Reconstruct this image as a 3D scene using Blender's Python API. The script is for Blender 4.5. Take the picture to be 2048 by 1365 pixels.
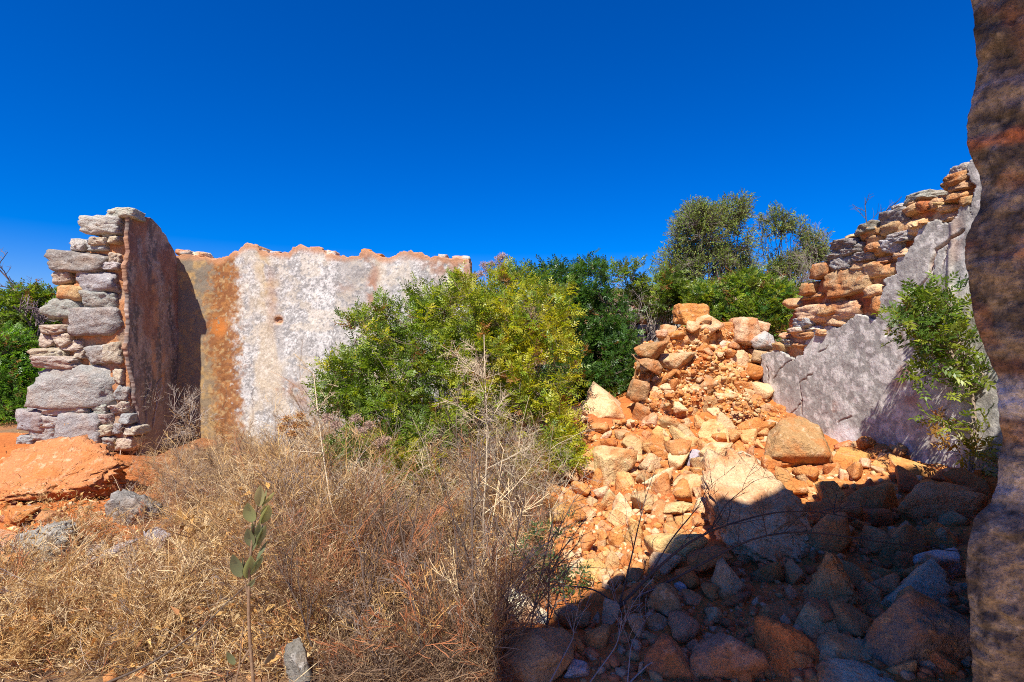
import bpy, bmesh, math, random
import numpy as np
from mathutils import Vector, Euler

for o in list(bpy.data.objects): bpy.data.objects.remove(o)
S = bpy.context.scene
COL = S.collection
R = math.radians
# ------------------------------------------------------------------ camera
EYE = 1.6; F = 1024.0; CX = 1024.0; CY = 682.5      # 18 mm lens: 1024 photo pixels per metre at 1 m
cam = bpy.data.cameras.new('camera'); camo = bpy.data.objects.new('camera', cam); COL.objects.link(camo)
cam.sensor_width = 36; cam.lens = 18; cam.clip_start = 0.05; cam.clip_end = 3000
camo.location = (0, 0, EYE); camo.rotation_euler = (R(90), 0, 0)
cam.dof.use_dof = True; cam.dof.focus_distance = 5.5; cam.dof.aperture_fstop = 8.0
S.camera = camo
# ------------------------------------------------------------------ light
SA, SK = 0.34, 1.5                                    # the sun travels (SA, 1, -SK)
SUN = np.array([SA, 1.0, -SK])
elev = math.atan2(SK, math.hypot(SA, 1)); rot = math.atan2(-SA, -1)
w = bpy.data.worlds.new('World'); S.world = w; w.use_nodes = True
nt = w.node_tree; nt.nodes.clear()
sky = nt.nodes.new('ShaderNodeTexSky'); sky.sky_type = 'NISHITA'; sky.sun_disc = False
sky.sun_elevation = elev; sky.sun_rotation = rot; sky.altitude = 300; sky.air_density = 1.0; sky.dust_density = 0.6; sky.ozone_density = 3.0
tint = nt.nodes.new('ShaderNodeMix'); tint.data_type = 'RGBA'; tint.blend_type = 'MULTIPLY'
tint.inputs['Factor'].default_value = 1.0; tint.inputs[7].default_value = (0.5, 0.60, 1.0, 1)
bg = nt.nodes.new('ShaderNodeBackground'); bg.inputs['Strength'].default_value = 0.09
wo = nt.nodes.new('ShaderNodeOutputWorld')
sat = nt.nodes.new('ShaderNodeHueSaturation'); sat.inputs['Saturation'].default_value = 1.75
nt.links.new(sky.outputs[0], sat.inputs['Color']); nt.links.new(sat.outputs[0], tint.inputs[6]); nt.links.new(tint.outputs[2], bg.inputs['Color']); nt.links.new(bg.outputs[0], wo.inputs[0])
sl = bpy.data.lights.new('sun', 'SUN'); sl.energy = 5.0; sl.angle = R(0.53); sl.color = (1.0, 0.95, 0.88)
so = bpy.data.objects.new('sun', sl); COL.objects.link(so)
so.rotation_euler = Vector((SA, 1, -SK)).to_track_quat('-Z', 'Y').to_euler(); so.location = (-4, -8, 16)
S.view_settings.view_transform = 'Standard'; S.view_settings.look = 'None'
S.view_settings.exposure = 0.8; S.view_settings.gamma = 1.0; S.view_settings.use_curve_mapping = False
S.render.engine = 'CYCLES'; S.cycles.max_bounces = 8; S.cycles.diffuse_bounces = 5; S.cycles.use_denoising = False; S.cycles.use_adaptive_sampling = False; S.cycles.filter_width = 1.0
try: S.cycles.denoising_prefilter = 'ACCURATE'; S.cycles.denoising_input_passes = 'RGB_ALBEDO_NORMAL'
except Exception: pass

# ------------------------------------------------------------------ helpers
rng = np.random.default_rng(7); random.seed(7)
def P(px, py, Y): return np.array([(px-CX)/F*Y, Y, EYE-(py-CY)/F*Y])

def _hash(ix, iy, iz):
    h = (ix.astype(np.uint32)*np.uint32(374761393) + iy.astype(np.uint32)*np.uint32(668265263) + iz.astype(np.uint32)*np.uint32(2147483647 % 4294967291))
    h = (h ^ (h >> np.uint32(13))) * np.uint32(1274126177)
    h = (h ^ (h >> np.uint32(15))) * np.uint32(2246822519)
    return ((h ^ (h >> np.uint32(16))) & np.uint32(0xFFFFFF)).astype(np.float64)/16777215.0
def vnoise(p):
    p = np.asarray(p, float); i = np.floor(p).astype(np.int64); f = p-i; u = f*f*(3-2*f)
    r = 0
    for a in (0, 1):
        wx = u[:, 0] if a else 1-u[:, 0]
        for b in (0, 1):
            wy = u[:, 1] if b else 1-u[:, 1]
            for c in (0, 1):
                wz = u[:, 2] if c else 1-u[:, 2]
                r = r + wx*wy*wz*_hash(i[:, 0]+a, i[:, 1]+b, (i[:, 2]+c)*7919)
    return r
def fbm(p, octv=4, gain=0.5, seed=0):
    p = np.asarray(p, float)+seed*17.31; s = 0; a = 1; t = 0
    for k in range(octv):
        s = s+a*vnoise(p); t += a; a *= gain; p = p*2.03+11.7
    return s/t
def sstep(a, b, x):
    t = np.clip((x-a)/(b-a), 0, 1); return t*t*(3-2*t)
def lerp(a, b, t): return a+(b-a)*t
def mixc(c, col, m): return c+(np.array(col)[None, :]-c)*np.asarray(m)[:, None]

def mesh(name, V, Fc, mat=None, colors=None, smooth=False):
    V = np.asarray(V, np.float32); Fc = np.asarray(Fc, np.int32); k = Fc.shape[1]
    me = bpy.data.meshes.new(name)
    me.vertices.add(len(V)); me.vertices.foreach_set('co', V.ravel())
    me.loops.add(Fc.size); me.loops.foreach_set('vertex_index', Fc.ravel())
    me.polygons.add(len(Fc)); me.polygons.foreach_set('loop_start', np.arange(0, Fc.size, k, dtype=np.int32))
    if smooth: me.polygons.foreach_set('use_smooth', np.ones(len(Fc), bool))
    me.update(calc_edges=True)
    if colors is not None:
        at = me.color_attributes.new('Col', 'FLOAT_COLOR', 'POINT')
        c = np.ones((len(V), 4), np.float32); c[:, :3] = colors; at.data.foreach_set('color', c.ravel())
    if mat: me.materials.append(mat)
    return me
def obj(name, me, parent=None, loc=(0, 0, 0)):
    o = bpy.data.objects.new(name, me); COL.objects.link(o); o.location = loc
    if parent: o.parent = parent
    return o
def tag(o, label=None, cat=None, group=None, kind=None):
    if label: o['label'] = label
    if cat: o['category'] = cat
    if group: o['group'] = group
    if kind: o['kind'] = kind
    return o
def root(name, loc, label, cat, group=None):
    e = bpy.data.objects.new(name, None); COL.objects.link(e); e.location = Vector(loc); e.empty_display_size = 0.2
    return tag(e, label, cat, group, 'thing')
def part(name, me, par):          # child whose mesh is in world coordinates
    o = bpy.data.objects.new(name, me); COL.objects.link(o); o.parent = par; o.location = -par.location
    return o

# ------------------------------------------------------------------ materials
def newmat(name):
    m = bpy.data.materials.new(name); m.use_nodes = True; n = m.node_tree; n.nodes.clear()
    out = n.nodes.new('ShaderNodeOutputMaterial'); b = n.nodes.new('ShaderNodeBsdfPrincipled')
    n.links.new(b.outputs[0], out.inputs[0]); return m, n, b, out
def N(n, t, **kw):
    x = n.nodes.new(t)
    for k, v in kw.items():
        if isinstance(k, str) and k.startswith('i_'): x.inputs[k[2:]].default_value = v
        else: setattr(x, k, v)
    return x
def mixn(n, a, b, fac, blend='MIX'):
    x = n.nodes.new('ShaderNodeMix'); x.data_type = 'RGBA'; x.blend_type = blend
    for s, v in ((6, a), (7, b), (0, fac)):
        if hasattr(v, 'node'): n.links.new(v, x.inputs[s])
        elif s == 0: x.inputs[0].default_value = v
        else: x.inputs[s].default_value = (*v, 1)
    return x.outputs[2]
def noise(n, pos, scale, detail=4, rough=0.55):
    x = N(n, 'ShaderNodeTexNoise', i_Scale=scale, i_Detail=detail, i_Roughness=rough); n.links.new(pos, x.inputs['Vector']); return x.outputs[0]
def ramp(n, v, a, b, lo=0.0, hi=1.0):
    x = N(n, 'ShaderNodeMapRange'); x.inputs[1].default_value = a; x.inputs[2].default_value = b; x.inputs[3].default_value = lo; x.inputs[4].default_value = hi
    n.links.new(v, x.inputs[0]); return x.outputs[0]
def bump(n, b, hs):
    prev = None
    for h, st, d in hs:
        x = N(n, 'ShaderNodeBump'); x.inputs['Strength'].default_value = st; x.inputs['Distance'].default_value = d
        n.links.new(h, x.inputs['Height'])
        if prev: n.links.new(prev, x.inputs['Normal'])
        prev = x.outputs[0]
    n.links.new(prev, b.inputs['Normal'])

def mat_rock(name='rock', dust=0.75, dustcol=(0.50, 0.165, 0.04), fine=1.0, pale=(0.76, 0.53, 0.33), grey=(0.24, 0.16, 0.105)):
    m, n, b, out = newmat(name)
    oi = N(n, 'ShaderNodeObjectInfo'); g = N(n, 'ShaderNodeNewGeometry')
    pos = g.outputs['Position']
    c = oi.outputs['Color']
    n1 = noise(n, pos, 4.5, 6, 0.6); n2 = noise(n, pos, 14, 6, 0.65); n3 = noise(n, pos, 70*fine, 4, 0.7)
    c = mixn(n, c, pale, ramp(n, n2, 0.54, 0.68, 0, 0.6))            # pale broken limestone
    c = mixn(n, c, dustcol, ramp(n, n1, 0.47, 0.62, 0, dust))                      # red earth clinging in patches
    c = mixn(n, c, grey, ramp(n, n2, 0.42, 0.30, 0, 0.4))           # grey weathering
    v = ramp(n, n3, 0.3, 0.7, 0.72, 1.25)
    hs = N(n, 'ShaderNodeHueSaturation'); n.links.new(c, hs.inputs['Color']); n.links.new(v, hs.inputs['Value'])
    n.links.new(hs.outputs[0], b.inputs['Base Color']); b.inputs['Roughness'].default_value = 0.92; b.inputs['Specular IOR Level'].default_value = 0.2
    vo = N(n, 'ShaderNodeTexVoronoi', feature='DISTANCE_TO_EDGE'); vo.inputs['Scale'].default_value = 3.2
    wn = N(n, 'ShaderNodeVectorMath', operation='ADD'); nn = N(n, 'ShaderNodeTexNoise', i_Scale=5.0); n.links.new(pos, nn.inputs['Vector'])
    n.links.new(pos, wn.inputs[0]); n.links.new(nn.outputs['Color'], wn.inputs[1]); n.links.new(wn.outputs[0], vo.inputs['Vector'])
    crack = ramp(n, vo.outputs['Distance'], 0.0, 0.04)
    bump(n, b, [(crack, 0.22, 0.02), (n2, 0.8, 0.06), (n3, 0.5, 0.012)])
    return m
def mat_vcol(name, grain=60, amp=0.3, bmp=0.4, dist=0.01, rough=0.92, spec=0.2):
    m, n, b, out = newmat(name)
    a = N(n, 'ShaderNodeAttribute', attribute_name='Col'); g = N(n, 'ShaderNodeNewGeometry'); pos = g.outputs['Position']
    n3 = noise(n, pos, grain, 5, 0.7); n2 = noise(n, pos, grain*0.22, 5, 0.65)
    v = ramp(n, n3, 0.3, 0.7, 1-amp, 1+amp)
    hs = N(n, 'ShaderNodeHueSaturation'); n.links.new(a.outputs['Color'], hs.inputs['Color']); n.links.new(v, hs.inputs['Value'])
    n.links.new(hs.outputs[0], b.inputs['Base Color']); b.inputs['Roughness'].default_value = rough; b.inputs['Specular IOR Level'].default_value = spec
    bump(n, b, [(n2, bmp, dist*3), (n3, bmp, dist)])
    return m
def mat_leaf(name, trans=0.42, rough=0.42, spec=0.45):
    m, n, b, out = newmat(name)
    a = N(n, 'ShaderNodeAttribute', attribute_name='Col')
    n.links.new(a.outputs['Color'], b.inputs['Base Color']); b.inputs['Roughness'].default_value = rough; b.inputs['Specular IOR Level'].default_value = spec
    t = N(n, 'ShaderNodeBsdfTranslucent'); hs = N(n, 'ShaderNodeHueSaturation', i_Value=1.5, i_Saturation=1.1); n.links.new(a.outputs['Color'], hs.inputs['Color']); n.links.new(hs.outputs[0], t.inputs['Color'])
    mx = N(n, 'ShaderNodeMixShader'); mx.inputs[0].default_value = trans
    n.links.new(b.outputs[0], mx.inputs[1]); n.links.new(t.outputs[0], mx.inputs[2]); n.links.new(mx.outputs[0], out.inputs[0])
    return m
M_ROCK = mat_rock()
M_GREY = mat_rock('grey_stone', 0.22, (0.42, 0.24, 0.12), 1.0, (0.56, 0.52, 0.46), (0.20, 0.185, 0.17))
M_SHADE = mat_rock('red_stone', 0.85, (0.56, 0.19, 0.05), 1.0, (0.68, 0.36, 0.13), (0.36, 0.17, 0.07))  # rock copy for the shade, colours lifted and reddened to offset dark blue fill
M_PLASTER = mat_vcol('plaster', 75, 0.26, 0.4, 0.006); M_JAMB = mat_vcol('jamb_stone', 60, 0.55, 0.9, 0.012)
M_EARTH = mat_vcol('earth', 40, 0.35, 0.7, 0.012)
M_LEAF = mat_leaf('leaf'); M_FARLEAF = mat_leaf('far_leaf', 0.3, 0.6, 0.2)
M_DRY = mat_leaf('dry_stem', 0.15, 0.8, 0.1)
M_BARK = mat_vcol('bark', 80, 0.3, 0.4, 0.004)

# ------------------------------------------------------------------ ground
CP = []
def T(px, py, Y): CP.append(P(px, py, Y))
for a in [(0,1365,2.35),(300,1365,2.35),(600,1365,2.35),(900,1365,2.3),(1100,1365,2.2),(1400,1365,2.05),(1700,1365,1.95),(1930,1365,1.85),
 (0,1200,3.1),(300,1200,3.15),(600,1200,3.15),(900,1200,3.0),(1100,1200,2.85),(1300,1200,2.7),(1550,1200,2.5),(1800,1200,2.35),(1930,1200,2.3),
 (0,1080,3.85),(300,1080,4.0),(700,1080,4.0),(1000,1080,3.9),(1150,1080,3.7),(1300,1080,3.5),(1500,1080,3.3),(1700,1080,3.0),(1900,1080,2.9),
 (0,1000,4.7),(250,1000,4.9),(600,1000,5.0),(900,1000,5.0),(1100,1000,4.7),(1200,1000,4.5),(1350,1000,4.3),(1500,1000,4.1),(1650,1000,3.8),(1800,1000,3.55),(1930,1000,3.4),
 (50,930,5.8),(300,930,6.2),(600,930,6.4),(900,930,6.3),(1100,930,5.8),(1200,930,5.3),(1350,930,5.1),(1500,930,4.8),(1650,930,4.6),(1750,930,4.4),(1850,930,4.15),(1930,930,4.0),
 (100,890,6.6),(300,890,7.2),(600,900,7.4),(1130,880,6.4),(1250,860,6.0),(1400,850,5.9),(1520,850,5.7),(1600,880,5.25),
 (1160,840,6.5),(1255,815,6.6)]: T(*a)
for a in [(1.3,7.3,.62),(1.9,7.2,.9),(2.6,7.0,1.2),(0,8,.5),(1.3,8.2,.75),(-2,8.2,.6),(-5,8.5,.6),(-7,7.5,.4),(-9,10,.6),(0,10,.9),(3,8.3,1.15),(3,10,1.3),(5,7,1.3),(6,4,.9),(0,16,1.9),(8,16,2.2),(-12,16,1.3),
 (0,30,4),(12,30,4.5),(-20,30,3),(0,60,6.3),(40,60,6.5),(-50,60,5),(0,-3,.15),(4,-3,.4),(-4,-3,0),(-7,2,0),(7,0,.5),(0,.5,.1),(-20,0,.2),(25,5,2),(30,-20,1),(-30,-20,0),(-25,10,.7),(60,0,4),(-60,0,2),(0,-60,1)]: CP.append(np.array(a, float))
CP = np.array(CP)
def _U(r2): return 0.5*r2*np.log(r2+1e-9)
_n = len(CP); _K = _U(((CP[:, None, :2]-CP[None, :, :2])**2).sum(-1))+np.eye(_n)*0.02
_Pm = np.c_[np.ones(_n), CP[:, :2]]; _A = np.zeros((_n+3, _n+3)); _A[:_n, :_n] = _K; _A[:_n, _n:] = _Pm; _A[_n:, :_n] = _Pm.T
_W = np.linalg.solve(_A, np.r_[CP[:, 2], 0, 0, 0])
def tz0(x, y):
    x = np.atleast_1d(np.asarray(x, float)); y = np.atleast_1d(np.asarray(y, float)); sh = x.shape; x = x.ravel(); y = y.ravel(); out = np.empty_like(x)
    for i in range(0, len(x), 20000):
        q = np.c_[x[i:i+20000], y[i:i+20000]]
        out[i:i+20000] = _U(((q[:, None]-CP[None, :, :2])**2).sum(-1))@_W[:_n]+_W[_n]+q@_W[_n+1:]
    r = np.hypot(x, y); out = lerp(out, 5.0+1.5*np.sin(x*0.013), sstep(45, 90, r)); return np.clip(out, -0.3, 8).reshape(sh)
def rubble_mask(x, y):       # 1 where red earth and rubble, 0 where straw litter
    px = CX+F*x/np.maximum(y, 0.3)
    e = 1080+60*np.sin(y*2.3)-(y < 2.8)*60
    return sstep(-90, 90, px-e)
def tz(x, y):
    z = tz0(x, y); sh = z.shape; x = np.atleast_1d(x).ravel(); y = np.atleast_1d(y).ravel()
    p = np.c_[x, y, 0*x]; near = 1-sstep(8, 30, np.hypot(x, y))
    m = rubble_mask(x, y)
    d = (fbm(p*2.2, 3, seed=3)-0.5)*lerp(0.10, 0.20, m)+(fbm(p*9, 4, seed=5)-0.5)*lerp(0.04, 0.09, m)*near
    return z+d.reshape(sh)
def hit(px, py, ymin=1.2, ymax=14):          # where the sight line of a photo pixel meets the ground
    ys = np.arange(ymin, ymax, 0.02); x = (px-CX)/F*ys; z = EYE-(py-CY)/F*ys
    below = np.nonzero(z <= tz(x, ys))[0]
    i = below[0] if len(below) else len(ys)-1
    return np.array([x[i], ys[i], z[i]])
EARTH = np.array([0.43, 0.13, 0.03])
def build_ground():
    ax = np.r_[-np.geomspace(500, 7.5, 40), np.arange(-7.4, -4.6, 0.06), np.arange(-4.6, 4.4, 0.026), np.arange(4.4, 7.4, 0.08), np.geomspace(7.5, 500, 40)]
    ay = np.r_[-np.geomspace(500, 3, 24), np.arange(-2.8, 1.2, 0.15), np.arange(1.2, 7.4, 0.026), np.arange(7.4, 12, 0.08), np.geomspace(12, 600, 50)]
    X, Y = np.meshgrid(ax, ay); x = X.ravel(); y = Y.ravel(); z = tz(x, y).ravel()
    nx, ny = len(ax), len(ay); i = np.arange(nx*ny).reshape(ny, nx)
    Fc = np.c_[i[:-1, :-1].ravel(), i[:-1, 1:].ravel(), i[1:, 1:].ravel(), i[1:, :-1].ravel()]
    p = np.c_[x, y, z]; m = rubble_mask(x, y)
    c = np.tile(EARTH, (len(x), 1))
    c = mixc(c, (0.53, 0.215, 0.065), sstep(0.45, 0.7, fbm(p*3, 4, seed=1)))
    c = mixc(c, (0.34, 0.10, 0.03), sstep(0.5, 0.7, fbm(p*5, 4, seed=2))*0.8)
    st = mixc(np.tile([0.20, 0.12, 0.06], (len(x), 1)), (0.11, 0.065, 0.04), sstep(0.4, 0.65, fbm(p*6, 4, seed=4)))
    st = mixc(st, (0.30, 0.12, 0.045), sstep(0.55, 0.7, fbm(p*1.3, 3, seed=8))*0.7)
    c = st+(c-st)*m[:, None]
    left = sstep(420, 200, CX+F*x/np.maximum(y, 0.3))*sstep(3.4, 4.2, y)*(y < 7)       # red soil under the fallen boulder
    c = mixc(c, EARTH, left)
    c = mixc(c, (0.70, 0.50, 0.30), sstep(1.85, 1.6, y)*sstep(-9, -6, y)*.9)                # unseen near ground paled to bounce warm light into the shade
    far = sstep(7.6, 9, y)
    c = mixc(c, (0.17, 0.11, 0.06), far*0.9)
    o = obj('ground', mesh('ground', p, Fc, M_EARTH, c, smooth=True)); tag(o, kind='structure')
build_ground()
# ------------------------------------------------------------------ stone shapes
_ico = {}
def ico(s):
    if s not in _ico:
        bm = bmesh.new(); bmesh.ops.create_icosphere(bm, subdivisions=s, radius=1)
        _ico[s] = (np.array([v.co[:] for v in bm.verts]), np.array([[v.index for v in f.verts] for f in bm.faces])); bm.free()
    V, Fc = _ico[s]; return V.copy(), Fc
def stone_geo(seed, sub=3, planes=11, rough=0.1, block=0.5, rotate=True, p=60):
    r = np.random.default_rng(seed); D, Fc = ico(sub)                       # a many-faced block: nearest of a set of cutting planes
    n = unit_(r.normal(size=(planes, 3))); d = r.uniform(0.55, 0.95, planes)
    ax = np.array([[1,0,0],[-1,0,0],[0,1,0],[0,-1,0],[0,0,1],[0,0,-1]], float)
    if block > .9: p = 18; d = r.uniform(1.08, 1.45, planes); n = np.r_[n, unit_(ax+r.normal(size=(6, 3))*.10)]; d = np.r_[d, np.full(6, 1.0)]
    else: n = np.r_[n, unit_(ax+r.normal(size=(6, 3))*.48)]; d = np.r_[d, r.uniform(.72, 1.05, 6)]
    q = np.maximum(D@n.T, 0)/d[None]; rad = (q**p).sum(1)**(-1/p)
    V = D*rad[:, None]
    f = fbm(V*1.6, 3, seed=seed % 97)-0.5; g = np.abs(fbm(V*3.6, 3, seed=seed % 89+3)-0.5)*2
    V = V*(1+rough*1.5*f-rough*0.8*np.clip(0.22-g, 0, 1)*3+(fbm(V*8, 2, seed=seed % 71)-0.5)*rough*0.7)[:, None]
    if rotate: V = V@np.array(Euler(r.uniform(-.5, .5, 3)).to_matrix()).T
    lo, hi = V.min(0), V.max(0); return (V-(lo+hi)/2)/((hi-lo)/2), Fc
def unit_(v): return v/np.linalg.norm(v, axis=-1, keepdims=True)
_pro = {}
def proto(kind, k):
    key = (kind, k)
    if key not in _pro:
        sub, planes, rough, block = {'rub': (3, 3, 0.06, 0.4), 'wall': (3, 7, 0.17, 1.0), 'red': (3, 3, 0.06, 0.4)}[kind]
        V, Fc = stone_geo(1000+k*13+len(kind), sub, planes, rough, block, rotate=kind != 'wall'); _pro[key] = mesh('stone', V, Fc, M_SHADE if kind == 'red' else M_ROCK)  # the red kind wears the rock copy warmed for the shade
    return _pro[key]
CREAM = (0.70, 0.45, 0.25); ORANGE = (0.53, 0.215, 0.06); TAN = (0.50, 0.32, 0.16); GREY = (0.29, 0.275, 0.25); LGREY = (0.41, 0.39, 0.355)
WHITE = (0.76, 0.65, 0.49); BROWN = (0.38, 0.215, 0.095); RED = (0.48, 0.165, 0.065); DGREY = (0.21, 0.19, 0.165); BLUE = (0.38, 0.35, 0.34); MAUVE = (0.44, 0.25, 0.16)
def setcol(o, c, r, amt=0.12):
    k = 1+r.uniform(-amt, amt); o.color = (c[0]*k, c[1]*k*(1+r.uniform(-.05, .05)), c[2]*k*(1+r.uniform(-.08, .08)), 1)
def stone_part(par, c, half, rz=0.0, col=GREY, seed=0, mat=None, label=None, unique=False, tilt=0.0, name='stone', block=.95):
    r = np.random.default_rng(seed+55)
    if unique or mat is not None:
        V, Fc = stone_geo(seed, 4 if max(half) > 0.12 else 3, 7 if block > .9 else 4, 0.17 if block > .9 else .08, block, rotate=block < .9); me = mesh('stone', V, Fc, mat or M_ROCK)
    else: me = proto('wall', int(r.integers(0, 14)))
    o = bpy.data.objects.new(name, me); COL.objects.link(o); o.parent = par
    o.location = Vector(c)-par.location; o.scale = Vector(half); o.rotation_euler = (0, tilt, rz); setcol(o, col, r)
    if label: o['label'] = label
    return o

# ------------------------------------------------------------------ sheets of wall
def inpoly(px, py, poly):
    r = np.zeros(px.shape, bool); n = len(poly)
    for i in range(n):
        x1, y1 = poly[i]; x2, y2 = poly[(i+1) % n]
        c = ((y1 > py) != (y2 > py)) & (px < (x2-x1)*(py-y1)/((y2-y1) if abs(y2-y1) > 1e-12 else 1e-12)+x1); r ^= c
    return r
def sheet(u0, u1, v0, v1, res, keep, world, colour, thick):
    us = np.arange(u0, u1+res/2, res); vs = np.arange(v0, v1+res/2, res); U, Vv = np.meshgrid(us, vs)
    nx, ny = len(us), len(vs); i = np.arange(nx*ny).reshape(ny, nx)
    k = keep((U[:-1, :-1]+res/2).ravel(), (Vv[:-1, :-1]+res/2).ravel())
    Fc = np.c_[i[:-1, :-1].ravel(), i[:-1, 1:].ravel(), i[1:, 1:].ravel(), i[1:, :-1].ravel()][k]
    used = np.unique(Fc); mp = -np.ones(nx*ny, int); mp[used] = np.arange(len(used)); Fc = mp[Fc]
    u = U.ravel()[used]; v = Vv.ravel()[used]; c = colour(u, v)
    front = world(u, v, 0.0); back = world(u, v, -thick)
    E = np.concatenate([Fc[:, [0, 1]], Fc[:, [1, 2]], Fc[:, [2, 3]], Fc[:, [3, 0]]]); key = np.sort(E, 1); kk = key[:, 0].astype(np.int64)*len(used)+key[:, 1]
    _, inv, cnt = np.unique(kk, return_inverse=True, return_counts=True); B = E[cnt[inv] == 1]
    bv = np.unique(B); bm = -np.ones(len(used), int); bm[bv] = np.arange(len(bv))+len(used)
    side = np.c_[B[:, 1], B[:, 0], bm[B[:, 0]], bm[B[:, 1]]]
    return np.r_[front, back[bv]], np.r_[Fc, side], np.r_[c, c[bv]]
def polyd(px, py, line):
    d = np.full(px.shape, 1e9)
    for (x1, y1), (x2, y2) in zip(line[:-1], line[1:]):
        t = np.clip(((px-x1)*(x2-x1)+(py-y1)*(y2-y1))/((x2-x1)**2+(y2-y1)**2+1e-9), 0, 1)
        d = np.minimum(d, np.hypot(px-x1-t*(x2-x1), py-y1-t*(y2-y1)))
    return d
WHT = (0.58, 0.55, 0.50); LICH = (0.24, 0.225, 0.205); OCH = (0.50, 0.35, 0.15); RUST = (0.36, 0.135, 0.035); REDP = (0.34, 0.17, 0.10)

# ---- back wall: plaster faces the camera at Y = 7.5
BY = 7.5
def build_back_wall():
    r0 = root('plastered_wall', (P(650, 0, BY)[0], BY+0.2, 0.1), 'back wall of whitish lichen-spotted plaster with one rust brown streak', 'wall')
    top = [(300,520),(356,511),(380,509),(412,514),(430,517),(450,512),(470,503),(486,494),(500,490),(515,491),(522,503),(545,506),(560,508),(578,506),(584,495),(600,491),(625,493),(645,498),(655,510),(690,513),(722,508),(728,503),(744,501),(757,511),(770,513),(790,509),(800,503),(822,501),(840,506),(850,512),(880,516),(915,514),(938,520),(941,540),(938,560),(939,600),(938,640),(936,700),(938,780),(936,960)]
    def px(u): return CX+F*u/BY
    def py(v): return CY-(v-EYE)/BY*F
    tx = np.array([a[0] for a in top]); ty = np.array([a[1] for a in top])
    crack = [[(604,680),(602,720),(600,760)],[(588,770),(585,790),(587,812),(580,826)],[(448,760),(452,800),(447,860)],[(505,770),(508,810),(503,850)]]
    def keep(u, v):
        x = px(u); y = py(v)+ (fbm(np.c_[u*9, v*9, 0*u], 3, seed=9)-0.5)*16
        return inpoly(x, y, top+[(300,960)])
    def world(u, v, d):
        x, y = px(u), py(v); p = np.c_[u, v, 0*u]
        h = 0.03*np.sin(x/26.0+1.0)*sstep(850, 500, y)+(fbm(p*1.6, 3, seed=21)-0.5)*0.09+(fbm(p*12, 3, seed=22)-0.5)*0.012
        for c in crack: h = h-0.012*np.exp(-(polyd(x+(fbm(p*7, 2, seed=2)-.5)*14, y, c)/0.9)**2)
        hole = np.exp(-(((x-556)/7)**2+((y-642)/6)**2)**2); h = h-0.05*hole
        return np.c_[u, BY-h-d, v]
    def colour(u, v):
        x, y = px(u), py(v); p = np.c_[u, v, 0*u]; c = np.tile(WHT, (len(u), 1)).astype(float)
        wob = (fbm(np.c_[u*1.5, v*0.8, 0*u], 4, seed=31)-0.5)*60; x2 = x+wob
        sp = fbm(p*22, 4, 0.7, seed=32); big = fbm(np.c_[u*2.2, v*0.9, 0*u], 4, seed=33)
        stk = fbm(np.c_[u*4.5, v*0.45, 0*u], 3, seed=134); c = mixc(c, LICH, sstep(0.43, 0.56, fbm(p*60, 3, .7, seed=132)*.40+fbm(p*15, 5, .65, seed=135)*.36+stk*.24)*0.9)
        c = mixc(c, (.44, .40, .35), sstep(.50, .62, stk)*.55)
        c = mixc(c, (0.50, 0.42, 0.31), sstep(0.50, 0.62, fbm(p*6, 4, seed=133))*0.5)                       # grey lichen
        c = mixc(c, (0.22, 0.21, 0.20), sstep(0.57, 0.68, fbm(p*34, 3, seed=34))*0.8)    # dark specks
        c = mixc(c, (0.60, 0.46, 0.28), sstep(0.52, 0.70, fbm(np.c_[u*3, v*1.0, 0*u], 4, seed=35))*0.45)
        st = np.exp(-((x2-528-(y-560)*0.02)/16)**2)*sstep(700, 560, y); c = mixc(c, OCH, st*0.65*sstep(.35, .6, fbm(p*9, 3, seed=36)))
        c = mixc(c, (0.36, 0.20, 0.12), np.exp(-((x2-535)/9)**2)*sstep(690, 610, y)*sstep(520, 560, y)*0.5)
        for (a, b_, ra, rb, k) in [(748,572,13,26,.9),(742,600,12,20,.7),(725,640,14,24,.8),(570,775,28,16,.75),(595,795,14,22,.6),(880,530,30,25,.8),(920,545,30,45,.9),(905,590,14,40,.8),(755,545,10,22,.6),(830,512,28,12,.6),(735,515,18,12,.8),(770,600,12,18,.6),(690,575,16,12,.35),(625,500,40,8,.5)]:
            m = np.exp(-(((x2-a)/ra)**2+((y-b_)/rb)**2)**1.5)*sstep(0.36, 0.52, fbm(p*10, 4, seed=37)); c = mixc(c, REDP, m*k)
        g = sstep(440, 380, x2)*sstep(300, 360, x)                                          # ochre strip
        oc = mixc(np.tile([0.24, 0.175, 0.105], (len(u), 1)), (0.37, 0.24, 0.105), sstep(0.42, 0.62, fbm(p*16, 4, seed=38)))
        oc = mixc(oc, (0.19, 0.16, 0.12), sstep(800, 560, y)*0.9*sstep(.36, .52, fbm(p*7, 4, seed=39)))
        c = c+(oc-c)*np.clip(g+sstep(470, 445, x2), 0, 1)[:, None]
        fr = (fbm(p*16, 4, .6, seed=140)-.5)*60; ru = sstep(405, 430, x2+fr-(y-700)*0.05)*sstep(490, 462, x2+fr-(y-700)*0.07)*sstep(.30, .42, fbm(p*28, 3, seed=141)+.05)
        rc = mixc(np.tile((.22, .085, .03), (len(u), 1)), (0.33, 0.14, 0.042), sstep(0.42, 0.64, fbm(p*18, 5, seed=40)))
        rc = mixc(rc, (0.42, 0.28, 0.13), sstep(0.6, 0.7, fbm(p*24, 3, seed=41))*0.7)
        rc = mixc(rc, (0.44, 0.145, 0.028), np.exp(-(((x-438)/16)**2+((y-655)/20)**2)**2))
        c = c+(rc-c)*(ru*0.95)[:, None]
        edge = np.interp(x, tx[1:-8], ty[1:-8]); e = sstep(16, 4, y-edge+(fbm(p*8, 3, seed=42)-.5)*16)
        c = mixc(c, (0.45, 0.22, 0.11), e*0.85)
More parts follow.
